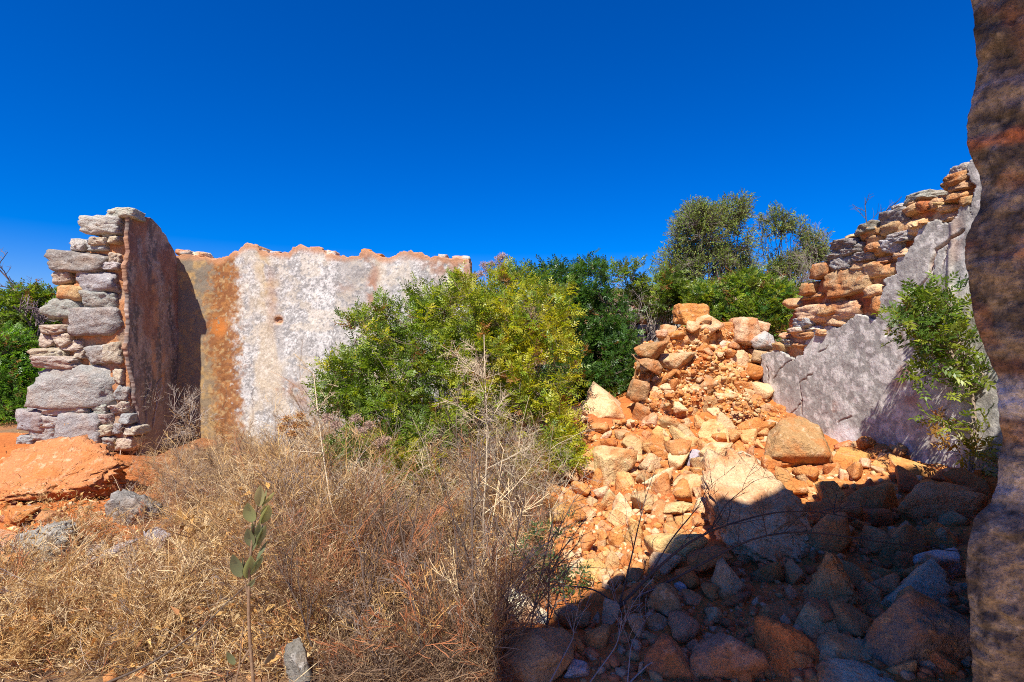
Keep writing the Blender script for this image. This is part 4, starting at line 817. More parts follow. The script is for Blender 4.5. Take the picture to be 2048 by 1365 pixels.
mastic('mastic_bush', [(700,905,28,16,.12,5.0),(680,915,14,12,.1,5.0)], hit(690, 960), 26, 'small light green tuft half lost in pale dry twigs', 25, [(.14, .20, .03), (.18, .22, .04)], gap=.1, stems=4, rstem=.005, dry=0)
# ---- behind the walls
mastic('green_bush', [(1110,575,45,40,.6,8.8),(1180,565,42,38,.6,8.8),(1150,640,75,60,.7,8.6),(1205,650,45,70,.6,8.6),(1190,730,80,60,.6,8.3),(1240,730,40,60,.5,8.3),(1130,770,60,45,.5,8.0),(1225,765,55,35,.4,8.0),(1050,570,35,30,.5,9)],
 P(1175, 800, 8.6), 1500, 'dense deep green bush growing behind the yellow green one', 31, [(.055, .13, .022), (.075, .155, .025), (.105, .19, .03), (.045, .10, .02)], gap=.36, gf=3, per=5, ll=.05, lw=.02, dry=.01)
mastic('green_bush', [(1420,608,65,26,.7,9.6),(1490,592,50,34,.7,9.6),(1535,612,38,36,.6,9.4),(1470,635,80,30,.6,9.3),(1390,612,36,24,.5,9.6),(1545,650,25,25,.4,9.2)],
 P(1480, 690, 9.5), 1300, 'spreading green bush with reddish berries below the trees', 32, DGREEN+[(.07, .17, .03)], gap=.38, gf=3, per=5, ll=.052, lw=.02, dry=.05)
mastic('green_bush', [(1290,585,30,22,.4,10),(1330,575,36,26,.4,10),(1355,600,30,26,.4,10),(1310,610,40,18,.4,10),(1262,551,12,10,.12,10),(1283,540,13,7,.12,10),(1240,545,12,9,.1,10)],
 P(1310, 690, 10), 300, 'thin straggly shrub with bare grey stems against the sky', 33, DGREEN+[(.16, .19, .05)], gap=.40, gf=3, per=5, ll=.056, lw=.021, stems=40, stemcol=(.28, .23, .19), dry=.06)
mastic('green_bush', [(20,640,55,40,.6,8.8),(70,610,45,25,.5,9),(30,710,60,45,.6,8.5),(90,660,40,45,.5,8.8),(95,735,40,40,.5,8.5)],
 P(50, 800, 8.8), 1000, 'dark leafy bush behind the broken wall with bare boughs sticking out', 34, DGREEN, gap=.42, gf=3, per=5, ll=.052, lw=.02, dry=.06, shell=.7)
mastic('green_bush', [(15,770,60,45,.5,7.9),(70,790,40,40,.5,8.0),(30,830,50,30,.4,7.7),(0,700,40,30,.4,8)],
 P(30, 870, 7.9), 1000, 'fresh light green bush filling the foot of the broken wall', 35, [(.13, .26, .03), (.17, .30, .035), (.09, .19, .03)], gap=.36, gf=3.5, per=5, ll=.04, lw=.014, dry=.05)
# ---- olive-like trees on the rise
def tree(lobes, base, n, label, seed, gap, top):
    r = np.random.default_rng(seed); L = lobes_px(lobes); base = np.array(base); r0 = root('wild_olive_tree', base, label, 'tree', 'trees on the rise behind the ruin')
    q, nrm, k = shoots_in(L, n, r, .75, gap, 1.7, seed); n = len(q); ax = unit(nrm*.8+[0, 0, .5]+r.normal(size=(n, 3))*.5); per = 7
    pos = np.concatenate([q+ax*(.34*j/per) for j in range(per)]); dd = unit(np.concatenate([ax+unit(np.cross(ax, r.normal(size=(n, 3))))*.9 for j in range(per)]))
    V, Fc = leaves(pos, dd, unit(r.normal(size=pos.shape)+[0, 0, 1]), r.uniform(.06, .11, len(pos)), r.uniform(.02, .032, len(pos)), r)
    c = np.tile(leafcol(n, OLIVE, r, .2), (per, 1)); part('crown', mesh('crown', V, Fc, M_FARLEAF, np.repeat(c, 4, 0)), r0)
    t = np.linspace(0, 1, 8)[None, :, None]; ns = 60; e = q[r.choice(n, ns, replace=False)]; md = base*.45+e*.55-[0, 0, .1]*1+r.normal(size=e.shape)*.25
    pth = base+r.normal(size=(ns, 1, 3))*[.12, .1, .0]; pth = pth*(1-t)**2+2*md[:, None]*t*(1-t)+e[:, None]*t*t
    V1, F1 = tubes(pth, r.uniform(.012, .032, ns)[:, None]*np.linspace(1, .15, 8)[None], 5)
    nr = pth[:, 3:].reshape(-1, 3); idx = np.concatenate([np.argmin(((q[i:i+400, None]-nr[None])**2).sum(-1), 1) for i in range(0, n, 400)])
    p2 = np.stack([nr[idx], (nr[idx]+q)/2+r.normal(size=q.shape)*.05, q+ax*.3], 1); V2, F2 = tubes(p2, np.tile([.014, .008, .004], (n, 1)), 3)
    tr = np.array([[base-[0, 0, .4], base+[0, 0, .3], base+[.05, 0, .9], base+[.1, 0, 1.5]]]); V3, F3 = tubes(tr, np.array([[.2, .15, .12, .07]]), 8)
    part('trunk', mesh('trunk', V3, F3, M_BARK, np.tile((.16, .13, .11), (len(V3), 1))), r0)
    Vb = np.r_[V1, V2]; part('limbs', mesh('limbs', Vb, np.r_[F1, F2+len(V1)], M_BARK, np.tile((.17, .14, .12), (len(Vb), 1))), r0)
tree([(1400,462,52,48,.8,15),(1468,428,30,32,.5,15),(1475,480,30,45,.6,15),(1362,520,38,32,.6,15),(1420,540,60,45,.8,15),(1478,540,30,30,.5,15),(1350,560,28,25,.5,15),(1400,435,30,20,.4,15)], P(1425, 640, 15), 3300, 'taller twin crowned olive green tree against the sky', 41, .40, 0)
tree([(1560,468,46,42,.6,16),(1548,452,34,28,.5,16),(1615,500,32,32,.5,16),(1580,530,50,35,.6,16),(1535,540,30,30,.5,16),(1630,520,20,20,.4,16)], P(1565, 640, 16), 1900, 'sparser greyish tree touching the stepped wall top', 42, .42, 0)

# ---- bare twiggy plants
def branching(base, up, L, rad, r, depth=3, kids=5, ang=.9, zig=.10, K=6, droop=0.0, ks=1.0):
    out = []
    def go(p, d, l, ra, dep):
        pts = [p]; q = p.copy(); dd = d.copy()
        for i in range(K-1):
            dd = unit(dd+r.normal(size=3)*zig+[0, 0, -droop]); q = q+dd*l/(K-1); pts.append(q)
        out.append((np.array(pts), np.linspace(ra, ra*.45, K)))
        if dep > 0:
            for j in range(kids):
                f = .25+.75*(j+r.random()*.7)/kids; i = min(int(f*(K-1)), K-1); s = unit(np.cross(dd, r.normal(size=3)))
                go(pts[i], unit(d*math.cos(ang)+s*math.sin(ang)+r.normal(size=3)*.15), l*ks*r.uniform(.35, .62)*(1.15-f*.4), ra*.55, dep-1)
    go(np.array(base, float), unit(np.array(up, float)), L, rad, depth); return np.array([o[0] for o in out]), np.array([o[1] for o in out])
def twig_plant(name, specs, label, cat, seed, col, mat=M_BARK, group=None, sides=3, jit=.25, extra=None, pname='twigs'):
    r = np.random.default_rng(seed); pa, ra = [], []
    for s in specs: a, b = branching(r=r, **s); pa.append(a); ra.append(b)
    base = specs[0]['base']; r0 = root(name, base, label, cat, group)
    V0, F0 = tubes(pa[0][:1], ra[0][:1], 6); part('stem', mesh('stem', V0, F0, mat, np.tile(col, (len(V0), 1))), r0)
    A = np.concatenate([pa[0][1:]]+pa[1:]); B = np.concatenate([ra[0][1:]]+ra[1:])
    V, Fc = tubes(A, B, sides); c = np.repeat(np.array(col)[None]*r.uniform(1-jit, 1+jit, (len(A), 1)), len(V)//len(A), 0)
    part(pname, mesh(pname, V, Fc, mat, c), r0)
    return r0, A
h = hit(968, 1120)
twig_plant('thorn_bush', [dict(base=h, up=(0.02, .05, 1), L=1.55, rad=.0075, depth=3, kids=11, ang=1.05, zig=.06, ks=.72)]+[dict(base=h+[dx, dy, 0], up=(ux, .1, 1), L=l, rad=.0042, depth=3, kids=6, ang=1.0, zig=.08) for dx, dy, ux, l in [(-.25, .3, -.3, 1.0), (.3, .35, .25, .9), (.1, .4, .1, 1.1), (-.1, .25, -.6, .8), (.35, .2, .5, .7)]],
 'pale leafless thorn bush with a straight stem before the green bush', 'shrub', 51, (.50, .40, .26))
h = hit(960, 1010)
twig_plant('thorn_bush', [dict(base=h+[dx, dy, 0], up=(ux, .1, 1), L=l, rad=.005, depth=3, kids=6, ang=.95, zig=.08) for dx, dy, ux, l in [(0, 0, 0, .7), (-.3, .1, -.3, .6), (.35, .1, .35, .65), (.15, .2, .1, .7), (.55, .1, .4, .6), (-.5, 0, -.2, .5), (.7, 0, .6, .5)]],
 'grey brown tangle of bare twigs under the yellow green bush', 'shrub', 52, (.30, .24, .20))
h = hit(700, 1180)
twig_plant('dry_stalk', [dict(base=h, up=(-.42, .55, 1.05), L=1.5, rad=.0065, depth=3, kids=9, ang=1.1, zig=.05, ks=.5)], 'long pale stalk leaning back over the dry weeds', 'plant', 53, (.56, .44, .28))
h = hit(300, 900)
twig_plant('thorn_bush', [dict(base=h+[dx, dy, 0], up=(ux, 0, 1), L=l, rad=.007, depth=3, kids=5, ang=.7, zig=.07) for dx, dy, ux, l in [(0, 0, .2, .9), (-.25, -.1, -.2, .8), (.2, -.2, .5, .9), (.4, -.1, .5, .8), (-.1, -.4, .1, .7), (.55, -.2, .3, .7)]],
 'whitish bare twigs fanning up in front of the shaded plaster', 'shrub', 54, (.46, .38, .30))
h = hit(430, 1000)
twig_plant('thorn_bush', [dict(base=h+[dx, dy, 0], up=(ux, 0, 1), L=l, rad=.005, depth=3, kids=7, ang=.6, zig=.07) for dx, dy, ux, l in [(0, 0, .1, .6), (-.2, -.1, -.3, .55), (.25, -.1, .3, .6), (.1, .3, .1, .6), (-.35, .2, -.3, .6), (-.1, -.5, 0, .5), (.2, -.5, .2, .5)]],
 'rounded straw coloured twig cushion left of the green sapling', 'shrub', 55, (.40, .27, .15))
h = hit(960, 1330)
twig_plant('dead_shrub', [dict(base=h+[dx, dy, 0], up=(ux, 0.05, 1), L=l, rad=.006, depth=2, kids=6, ang=.55, zig=.05) for dx, dy, ux, l in [(0, 0, -.08, 1.0), (.1, .05, .12, .8), (.2, -.05, .2, .7), (-.25, 0, -.2, .8), (.3, .1, .1, .6), (-.5, .05, -.1, .6), (-.12, .1, .05, .7), (-.8, .1, -.3, .5)]],
 'dark brown upright dead stems beside the white rock', 'shrub', 56, (.12, .085, .065))
h = P(60, 780, 8.6)
twig_plant('dead_tree', [dict(base=h, up=(.05, 0, 1), L=1.5, rad=.045, depth=3, kids=5, ang=.7, zig=.14), dict(base=h+[.2, 0, 0], up=(.5, 0, 1), L=1.5, rad=.03, depth=3, kids=5, ang=.75, zig=.14), dict(base=h+[-.3, 0, 0], up=(-.4, 0, 1), L=1.9, rad=.035, depth=4, kids=4, ang=.7, zig=.14)],
 'bare purplish grey tree top over the bush behind the broken wall', 'tree', 57, (.20, .15, .15))
h = P(1600, 640, 12)
twig_plant('dead_shrub', [dict(base=h+[dx, 0, 0], up=(ux, 0, 1), L=l, rad=.007, depth=3, kids=7, ang=.6, zig=.08) for dx, ux, l in [(0, 0, 1.2), (-.5, -.2, 1.0), (.4, .15, 1.9), (.2, .1, 1.5), (-.9, -.4, .9)]],
 'grey leafless shrub rising between the tree and the stepped wall', 'shrub', 58, (.33, .27, .23))
s_ = w_s(1700); b_ = w_pt(s_, 2.66, -.2)
twig_plant('dead_shrub', [dict(base=b_, up=(.0, 0, 1), L=.34, rad=.006, depth=2, kids=4, ang=.7, zig=.12), dict(base=b_, up=(.6, -.4, 1), L=.4, rad=.006, depth=2, kids=3, ang=.7, zig=.12)], 'tiny dead twig rooted on the stepped wall top', 'plant', 59, (.10, .08, .08))
h = P(1225, 690, 9.6)
twig_plant('dead_shrub', [dict(base=h+[dx, 0, 0], up=(ux, 0, 1), L=l, rad=.012, depth=3, kids=4, ang=.6, zig=.1) for dx, ux, l in [(0, 0, 1.1), (.12, -.3, 1.2), (.2, .5, 1.1)]], 'spindly bare shrub before the distant grey stone wall', 'shrub', 60, (.22, .17, .15))
# plant with pinkish seed heads at the back, and the fluffy heads in front of the bush
def seed_plant(specs, label, seed, col=(.50, .34, .26), stem=(.34, .24, .17), size=.05):
    r = np.random.default_rng(seed); base = np.array(specs[0][0]); r0 = root('seed_head_plant', base, label, 'plant')
    pth, hd = [], []
    for b, e in specs:
        t = np.linspace(0, 1, 6)[:, None]; pth.append(np.array(b)*(1-t)+np.array(e)*t+np.sin(t*np.pi)*r.normal(size=3)*.05); hd.append(np.array(e))
    V, Fc = tubes(np.array(pth), np.tile(np.linspace(.006, .003, 6), (len(pth), 1)), 4); part('stem', mesh('stem', V, Fc, M_BARK, np.tile(stem, (len(V), 1))), r0)
    for e in hd:
        n = 420; d = unit(r.normal(size=(n, 3))); q = e+d*size*r.uniform(.1, 1, n)[:, None]*[1.2, 1.2, .8]
        V, Fc = leaves(q, unit(d+r.normal(size=(n, 3))*.6), unit(r.normal(size=(n, 3))), r.uniform(.012, .026, n), r.uniform(.004, .009, n), r)
        part('seed_head', mesh('head', V, Fc, M_DRY, np.repeat(np.array(col)[None]*r.uniform(.6, 1.25, (n, 1)), 4, 0)), r0)
seed_plant([(P(735, 960, 5.0), P(712, 838, 5.05)), (P(745, 960, 5.0), P(722, 862, 5.0)), (P(750, 960, 5.0), P(757, 886, 4.95)), (P(755, 960, 5.0), P(770, 880, 5.0)), (P(740, 960, 5.0), P(738, 850, 5.1)), (P(730, 960, 5.0), P(672, 850, 5.1)), (P(730, 960, 5.0), P(655, 836, 5.1))], 'fluffy pinkish brown seed heads at the lower edge of the dark bush', 61)
seed_plant([(P(985, 600, 7.0), P(x, y, 7.0)) for x, y in [(975,540),(985,528),(998,518),(962,548),(1005,512),(1002,530),(950,552),(990,545),(1008,540),(968,530)]], 'dry pinkish plume of seed heads poking above the bush by the wall end', 62, (.50, .36, .32), size=.055)
seed_plant([(P(560, 930, 5.3), P(x, y, 5.3)) for x, y in [(575,838),(600,832),(590,850),(610,850),(565,855),(585,868)]], 'orange brown withered seed cluster before the white plaster', 63, (.52, .27, .10), size=.05)
# yellow bent stem
def bent(pts, rad, name, label, col, cat='plant', seed=0):
    pts = np.array(pts); r0 = root(name, pts[0], label, cat); n = len(pts); t = np.linspace(0, n-1, n*4); q = np.stack([np.interp(t, np.arange(n), pts[:, k]) for k in range(3)], 1)
    for _ in range(3): q[1:-1] = (q[:-2]+2*q[1:-1]+q[2:])/4
    V, Fc = tubes(q[None], np.linspace(rad, rad*.4, len(q))[None], 6); part('stem', mesh('stem', V, Fc, M_BARK, np.tile(col, (len(V), 1))), r0); return r0
bent([P(545, 1010, 4.4), P(560, 940, 4.5), P(558, 890, 4.6), P(556, 850, 4.7), P(575, 838, 4.7), P(600, 834, 4.75)], .0045, 'dry_stalk', 'yellow stalk bent over at the top before the white plaster', (.50, .33, .12))
bent([P(700, 1240, 2.95), P(665, 1190, 3.0), P(690, 1150, 3.05), P(640, 1075, 3.1)], .014, 'dry_stalk', 'thick tan dead stalk lying low in the weeds', (.45, .33, .20))
bent([P(205, 1370, 2.0), P(300, 1330, 2.1), P(395, 1265, 2.2), P(470, 1190, 2.3), P(520, 1150, 2.4)], .005, 'dead_branch', 'thin dark branch slanting past the green sapling', (.10, .07, .05), 'branch')
bent([P(910, 1090, 2.6), P(930, 1170, 2.5), P(950, 1240, 2.4), P(962, 1330, 2.3), P(970, 1390, 2.25)], .006, 'dead_branch', 'dark upright bare stem in front of the thorn bush', (.11, .08, .06), 'branch')
# dead branches arching over the rocks
def arch(specs, label, seed, col):
    r = np.random.default_rng(seed); pts = [np.array([P(*q) for q in s[0]]) for s in specs]; r0 = root('dead_branch', pts[0][0], label, 'branch')
    for k, (s, p) in enumerate(zip(specs, pts)):
        n = len(p); t = np.linspace(0, n-1, 22); q = np.stack([np.interp(t, np.arange(n), p[:, j]) for j in range(3)], 1)
        for _ in range(3): q[1:-1] = (q[:-2]+2*q[1:-1]+q[2:])/4
        V, Fc = tubes(q[None], np.linspace(s[1], s[1]*.3, 22)[None], 5); br = part('branch', mesh('branch', V, Fc, M_BARK, np.tile(col, (len(V), 1))), r0)
        for j in range(s[2]):
            i = int(r.integers(4, 20)); d = unit(unit(q[i]-q[i-1])*.7+[0, 0, r.uniform(.1, .9)]+r.normal(size=3)*.35); A, B = branching(q[i], d, r.uniform(.1, .28), s[1]*.4, r, 1, 3, .7, .1)
            V, Fc = tubes(A, np.maximum(B, .0011), 3); tw = obj('twig', mesh('twig', V, Fc, M_BARK, np.tile(col, (len(V), 1))), br)
arch([([(1238,1215,2.6),(1300,1150,2.62),(1360,1095,2.65),(1420,1062,2.68),(1470,1045,2.7),(1550,1022,2.72),(1640,1022,2.7),(1720,1040,2.65)], .008, 9),
 ([(1240,1212,2.6),(1330,1168,2.6),(1420,1120,2.6),(1500,1075,2.58),(1600,1060,2.55),(1700,1075,2.5),(1800,1090,2.45),(1935,1105,2.4)], .007, 8),
 ([(1238,1215,2.6),(1262,1120,2.65),(1275,1060,2.7),(1290,1000,2.75),(1310,940,2.8)], .005, 5),
 ([(1300,1150,2.62),(1345,1075,2.7),(1400,1010,2.8),(1420,960,2.85)], .004, 5),
 ([(1420,1062,2.68),(1450,1010,2.7),(1480,985,2.75),(1508,962,2.78)], .0035, 4),
 ([(1240,1215,2.6),(1190,1178,2.65),(1120,1170,2.7),(1050,1180,2.7),(1020,1140,2.75)], .005, 6)], 'dark leafless branch arching over the largest pale boulder', 71, (.10, .065, .05))
arch([([(1255,1370,2.1),(1300,1325,2.15),(1350,1318,2.2),(1420,1350,2.2)], .004, 2), ([(1180,1365,2.1),(1235,1290,2.2),(1245,1230,2.3),(1230,1200,2.4)], .003, 4), ([(1100,1365,2.1),(1150,1270,2.25),(1130,1230,2.35)], .003, 4), ([(1255,1365,2.1),(1262,1290,2.2),(1290,1240,2.3)], .003, 3)], 'thin greyish twigs standing in the shade near the frame edge', 72, (.30, .25, .22))
# green-leaved sprig by the white rock
mastic('leafy_sprig', [(1075,1110,25,40,.06,3.0),(1100,1150,30,40,.06,2.95),(1145,1185,30,30,.06,2.9),(1110,1068,30,10,.05,3.2)], hit(1110, 1240), 42, 'slim green leaved sprig beside the white rock', 73, [(.07, .12, .03), (.10, .15, .05), (.06, .10, .03)], leaf=.05, ll=.045, lw=.011, pairs=1, per=6, gap=.0, stems=8, rstem=.004, dry=.05)

# ---- leafy shrub before the grey plaster
BASE = hit(1935, 965, 3.0); YR = 3.78
def shrub_col(q, c, r):
    py = CY-(q[:, 2]-EYE)/q[:, 1]*F; m = sstep(845, 905, py)*(r.random(len(q)) < .8); y = leafcol(len(q), [(.34, .28, .04), (.26, .24, .04), (.40, .22, .05)], r); return c+(y-c)*m[:, None]
mastic('mastic_bush', [(1878,600,32,20,.10,3.85),(1845,625,30,16,.10,3.85),(1870,650,55,22,.15,3.85),(1812,645,22,12,.08,3.85),(1865,700,45,25,.15,3.82),(1915,690,34,26,.10,3.8),(1850,745,28,18,.10,3.85),(1890,745,30,16,.08,3.8),(1950,740,25,30,.08,3.75),(1935,610,14,16,.08,3.8),(1935,800,30,18,.05,3.75),(1965,830,16,30,.05,3.7),(1915,850,22,12,.05,3.75),(1925,905,30,16,.06,3.7),(1965,910,20,16,.06,3.7),(1880,840,16,8,.06,3.78)],
 BASE, 120, 'airy green shrub standing before the grey plaster beside the jamb', 81, [(.14, .22, .03), (.19, .26, .035), (.10, .17, .03), (.25, .29, .04)], leaf=.11, ll=.044, lw=.018, pairs=4, per=4, gap=.30, gf=7, shell=.9, stems=26, rstem=.011, stemcol=(.33, .25, .18), col2=shrub_col, dry=.02,
 limbs=[BASE, P(1945, 850, 3.75), P(1945, 780, 3.77), P(1915, 730, 3.8), P(1890, 690, 3.82)])
def limb():
    t = np.array([BASE-[0, 0, .1], P(1948, 900, 3.74), P(1950, 830, 3.75), P(1942, 770, 3.77), P(1915, 725, 3.8), P(1888, 680, 3.83), P(1875, 630, 3.85)]); n = 30; u = np.linspace(0, 6, n)
    q = np.stack([np.interp(u, np.arange(7), t[:, k]) for k in range(3)], 1)
    for _ in range(3): q[1:-1] = (q[:-2]+2*q[1:-1]+q[2:])/4
    V, Fc = tubes(q[None], np.linspace(.017, .004, n)[None], 6); o = [x for x in bpy.data.objects if x.name.startswith('mastic_bush') and x.get('label', '').startswith('airy')][0]
    part('trunk', mesh('trunk', V, Fc, M_BARK, np.tile((.33, .25, .18), (len(V), 1))), o)
limb()

# ---- young green sapling close to the viewer, its leaves one by one
def sapling():
    r0 = root('green_sapling', P(508, 1400, 1.5), 'single upright sapling with thick grey green leaves close to the viewer', 'plant'); Y = 1.5
    for k, (pts, ra) in enumerate([([(512,1480),(508,1365),(498,1270),(497,1200),(500,1120),(505,1070),(514,1010),(521,985)], .0052), ([(497,1200),(488,1150),(487,1120)], .0025), ([(505,1290),(480,1330),(462,1400)], .0035), ([(478,1340),(482,1290),(488,1240)], .0022)]):
        q = np.array([P(a, b, Y) for a, b in pts]); u = np.linspace(0, len(q)-1, 20); q = np.stack([np.interp(u, np.arange(len(q)), q[:, j]) for j in range(3)], 1)
        for _ in range(2): q[1:-1] = (q[:-2]+2*q[1:-1]+q[2:])/4
        V, Fc = tubes(q[None], np.linspace(ra, ra*.6, 20)[None], 6); part('stem', mesh('stem', V, Fc, M_BARK, np.tile((.20, .13, .08), (len(V), 1))), r0)
    def leaf(px, py, ang, l, wd, col, yaw, seed):
        wd = wd*.78; n = 9; t = np.linspace(0, 1, n); wv = np.sin(np.pi*t**.85)**.8*wd/2; L = l/F*Y; ws = wv/F*Y; rows = []
        for i in range(n):
            z = L*t[i]; bend = -.35*L*t[i]**2; cup = .75*ws[i]
            rows += [(-ws[i], bend-cup, z), (0, bend, z), (ws[i], bend-cup, z)]
        V = np.array(rows); cy, sy = math.cos(yaw), math.sin(yaw); V = np.c_[V[:, 0]*cy-V[:, 1]*sy, V[:, 0]*sy+V[:, 1]*cy, V[:, 2]]; ca, sa = math.cos(ang), math.sin(ang)
        V = np.c_[V[:, 0]*ca+V[:, 2]*sa, V[:, 1], -V[:, 0]*sa+V[:, 2]*ca]+P(px, py, Y); i = np.arange(n*3).reshape(n, 3)
        Fc = np.concatenate([np.c_[i[:-1, j], i[:-1, j+1], i[1:, j+1], i[1:, j]] for j in (0, 1)])
        part('leaf', mesh('leaf', V, Fc, M_LEAF, np.tile(col, (len(V), 1)), smooth=True), r0)
    G = (.26, .28, .11); D = (.17, .19, .09)
    for i, a in enumerate([(518,1014,.12,50,24,(.36,.34,.15),.3),(526,1010,.42,36,18,(.34,.32,.13),1.2),(524,1016,-.1,34,16,(.24,.24,.10),2.2),(506,1046,-.1,46,32,G,.1),(524,1048,.18,44,28,G,.8),(516,1054,.05,40,26,(.20,.20,.08),1.8),(504,1094,-.16,42,24,D,.3),(514,1092,.18,50,22,D,.9),(504,1104,.05,56,22,D,2.0),(518,1080,.1,40,18,D,.2),(512,1120,.3,38,14,D,2.6),(508,1078,-.3,34,14,(.22,.22,.10),1.0),(522,1030,.6,30,12,(.32,.30,.12),.2),(500,1170,-.5,34,14,D,2.4),(496,1176,.6,30,12,D,.3),(515,1100,-.05,44,16,(.22,.22,.10),1.4),(482,1156,-.18,56,30,D,.2),(494,1158,.06,54,28,G,.7),(500,1152,.32,46,20,D,1.1),(508,1140,.48,42,16,D,.4),(488,1160,-.4,44,18,D,1.6),(470,1330,-.5,34,16,D,.5),(530,1330,.3,40,18,(.12,.09,.06),.8),(545,1320,.2,30,14,(.12,.09,.06),.2)]): leaf(*a, i)
sapling()

# ------------------------------------------------------------------ the dry weeds nobody could count
DRYC = np.array([(.56, .37, .16), (.46, .27, .10), (.30, .17, .08), (.18, .105, .06), (.33, .26, .20), (.66, .50, .28), (.36, .14, .06)])
def weeds():
    r = np.random.default_rng(90); tmpl = []
    for k in range(14):
        a, b = branching((0, 0, 0), (r.normal()*.15, r.normal()*.15, 1), 1.0, .006, r, 2 if k % 2 else 3, 6 if k % 2 else 4, r.uniform(.45, .9), .10, 5); tmpl.append((a, b))
    zones = [([(-500,1150),(0,1150),(250,1060),(520,1000),(640,1060),(620,1365),(-500,1365)], 1300, .22, 0), ([(230,930),(420,930),(700,950),(1060,980),(1090,1100),(560,1120),(240,1060)], 620, .34, 1), ([(520,1060),(1060,1040),(1060,1200),(1000,1365),(520,1365)], 800, .33, 2), ([(400,900),(700,900),(680,960),(380,960)], 260, .52, 1), ([(60,1010),(230,1010),(220,1080),(140,1110)], 40, .15, 0), ([(850,960),(1080,960),(1100,1010),(850,1010)], 120, .40, 3)]
    Ps, Ws, Cs = [], [], []
    for poly, n, hgt, kind in zones:
        for x, y in sample_poly(poly, n, r):
            g = hit_fast(x, y); a, b = tmpl[int(r.integers(14))]; s = hgt*r.uniform(.45, 1.3)*(.35+1.65*sstep(.38, .62, fbm(np.array([[g[0]*1.6, g[1]*1.6, 0]]), 3, seed=66))[0]); w_ = r.uniform(0, 6.28); ca, sa = math.cos(w_), math.sin(w_); lean = r.normal(size=2)*.3
            q = a*s; q = np.stack([q[..., 0]*ca-q[..., 1]*sa+q[..., 2]*lean[0], q[..., 0]*sa+q[..., 1]*ca+q[..., 2]*lean[1], q[..., 2]*.95], -1)+g
            pw = {0: [3,3,1,1,.5,3,.5], 1: [2.2,2.2,1.8,2,2.2,1.8,1.3], 2: [1.3,1.8,2.2,3,2.4,1,1.8], 3: [.5,1,2,3,4,.5,1]}[kind]; pw = np.array(pw)/sum(pw)
            if kind == 2 and y > 1160 and x > 640: pw = np.array([.4, .7, 1.6, 5, 2, .2, 1.5])/11.4
            c = DRYC[r.choice(7, p=pw)]*r.uniform(.75, 1.2); Ps.append(q); Ws.append(np.maximum(b*s*.5, .0009)*r.uniform(.8, 1.5)); Cs.append(np.tile(c, (len(a)*10, 1)))
    V, Fc = ribbons(np.concatenate(Ps), np.concatenate(Ws), r); o = obj('dry_weeds', mesh('dry_weeds', V, Fc, M_DRY, np.concatenate(Cs))); tag(o, kind='stuff')
    # straw: blades lying and leaning everywhere in the left half
    q0 = sample_poly([(-500,1120),(0,1100),(180,1060),(300,940),(700,920),(1050,980),(1090,1120),(1000,1170),(760,1180),(640,1365),(-500,1365)], 16500, r); g = np.array([hit_fast(x, y) for x, y in q0]); n = len(g)
    d = unit(np.c_[r.normal(size=(n, 2)), r.uniform(-.05, 1.1, n)]); L = r.uniform(.06, .30, n); t = np.linspace(0, 1, 4)
    p = g[:, None]+d[:, None]*(L[:, None]*t)[..., None]+r.normal(size=(n, 1, 3))*(t*(1-t)*.12)[None, :, None]; p[..., 2] += .01+.05*r.random(n)[:, None]*r.random((n, 1))
    V, Fc = ribbons(p, r.uniform(.0009, .0022, n)[:, None]*np.array([1, .9, .7, .3])[None], r); c = np.repeat(DRYC[r.choice(7, n, p=np.array([3, 3, 2, 1.5, 2, 3, 1])/15.5)]*r.uniform(.7, 1.25, (n, 1)), 8, 0)
    o = obj('dry_grass', mesh('dry_grass', V, Fc, M_DRY, c)); tag(o, kind='stuff')
    q0 = sample_poly([(640,1365),(760,1180),(1000,1170),(1010,1400),(640,1400)], 3600, r); g = np.array([hit_fast(x, y) for x, y in q0]); n = len(g)
    d = unit(np.c_[r.normal(size=(n, 2)), r.uniform(-.02, 1.3, n)]); L = r.uniform(.06, .32, n); p = g[:, None]+d[:, None]*(L[:, None]*t)[..., None]+r.normal(size=(n, 1, 3))*(t*(1-t)*.12)[None, :, None]; p[..., 2] += .01+.04*r.random((n, 1))
    V, Fc = ribbons(p, r.uniform(.0009, .002, n)[:, None]*np.array([1, .9, .7, .3])[None], r); c = np.repeat(np.array([(.16, .10, .06), (.24, .16, .10), (.10, .065, .045), (.34, .22, .12)])[r.integers(4, size=n)]*r.uniform(.7, 1.2, (n, 1)), 8, 0)
    o = obj('dry_grass', mesh('dark_grass', V, Fc, M_DRY, c)); tag(o, kind='stuff')
    # withered leaves
    q0 = np.r_[sample_poly([(0,1120),(230,1080),(620,1080),(640,1365),(0,1365)], 1500, r), sample_poly([(0,1000),(240,980),(200,1080),(0,1160)], 500, r), sample_poly([(400,980),(1050,980),(1050,1250),(450,1250)], 2400, r), sample_poly([(0,888),(120,888),(180,960),(0,1000)], 90, r)]
    g = np.array([hit_fast(x, y) for x, y in q0]); n = len(g); g[:, 2] += .02+.24*r.random(n)**1.5; g[-90:, 2] += .12
    d = unit(np.c_[r.normal(size=(n, 2)), r.normal(size=n)*.5]); L = r.uniform(.02, .052, n); L[:1500] = r.uniform(.022, .075, 1500)*r.uniform(.6, 1, 1500); V, Fc = leaves(g, d, unit(r.normal(size=(n, 3))+[0, 0, .6]), L, L*r.uniform(.22, .42, n), r, .5, .4)
    pal = np.array([(.46, .25, .08), (.46, .22, .07), (.60, .42, .20), (.36, .17, .07), (.56, .34, .12)]); c = np.repeat(pal[r.integers(5, size=n)]*r.uniform(.7, 1.2, (n, 1)), 4, 0)
    o = obj('dead_leaves', mesh('dead_leaves', V, Fc, M_DRY, c)); tag(o, kind='stuff')
weeds()
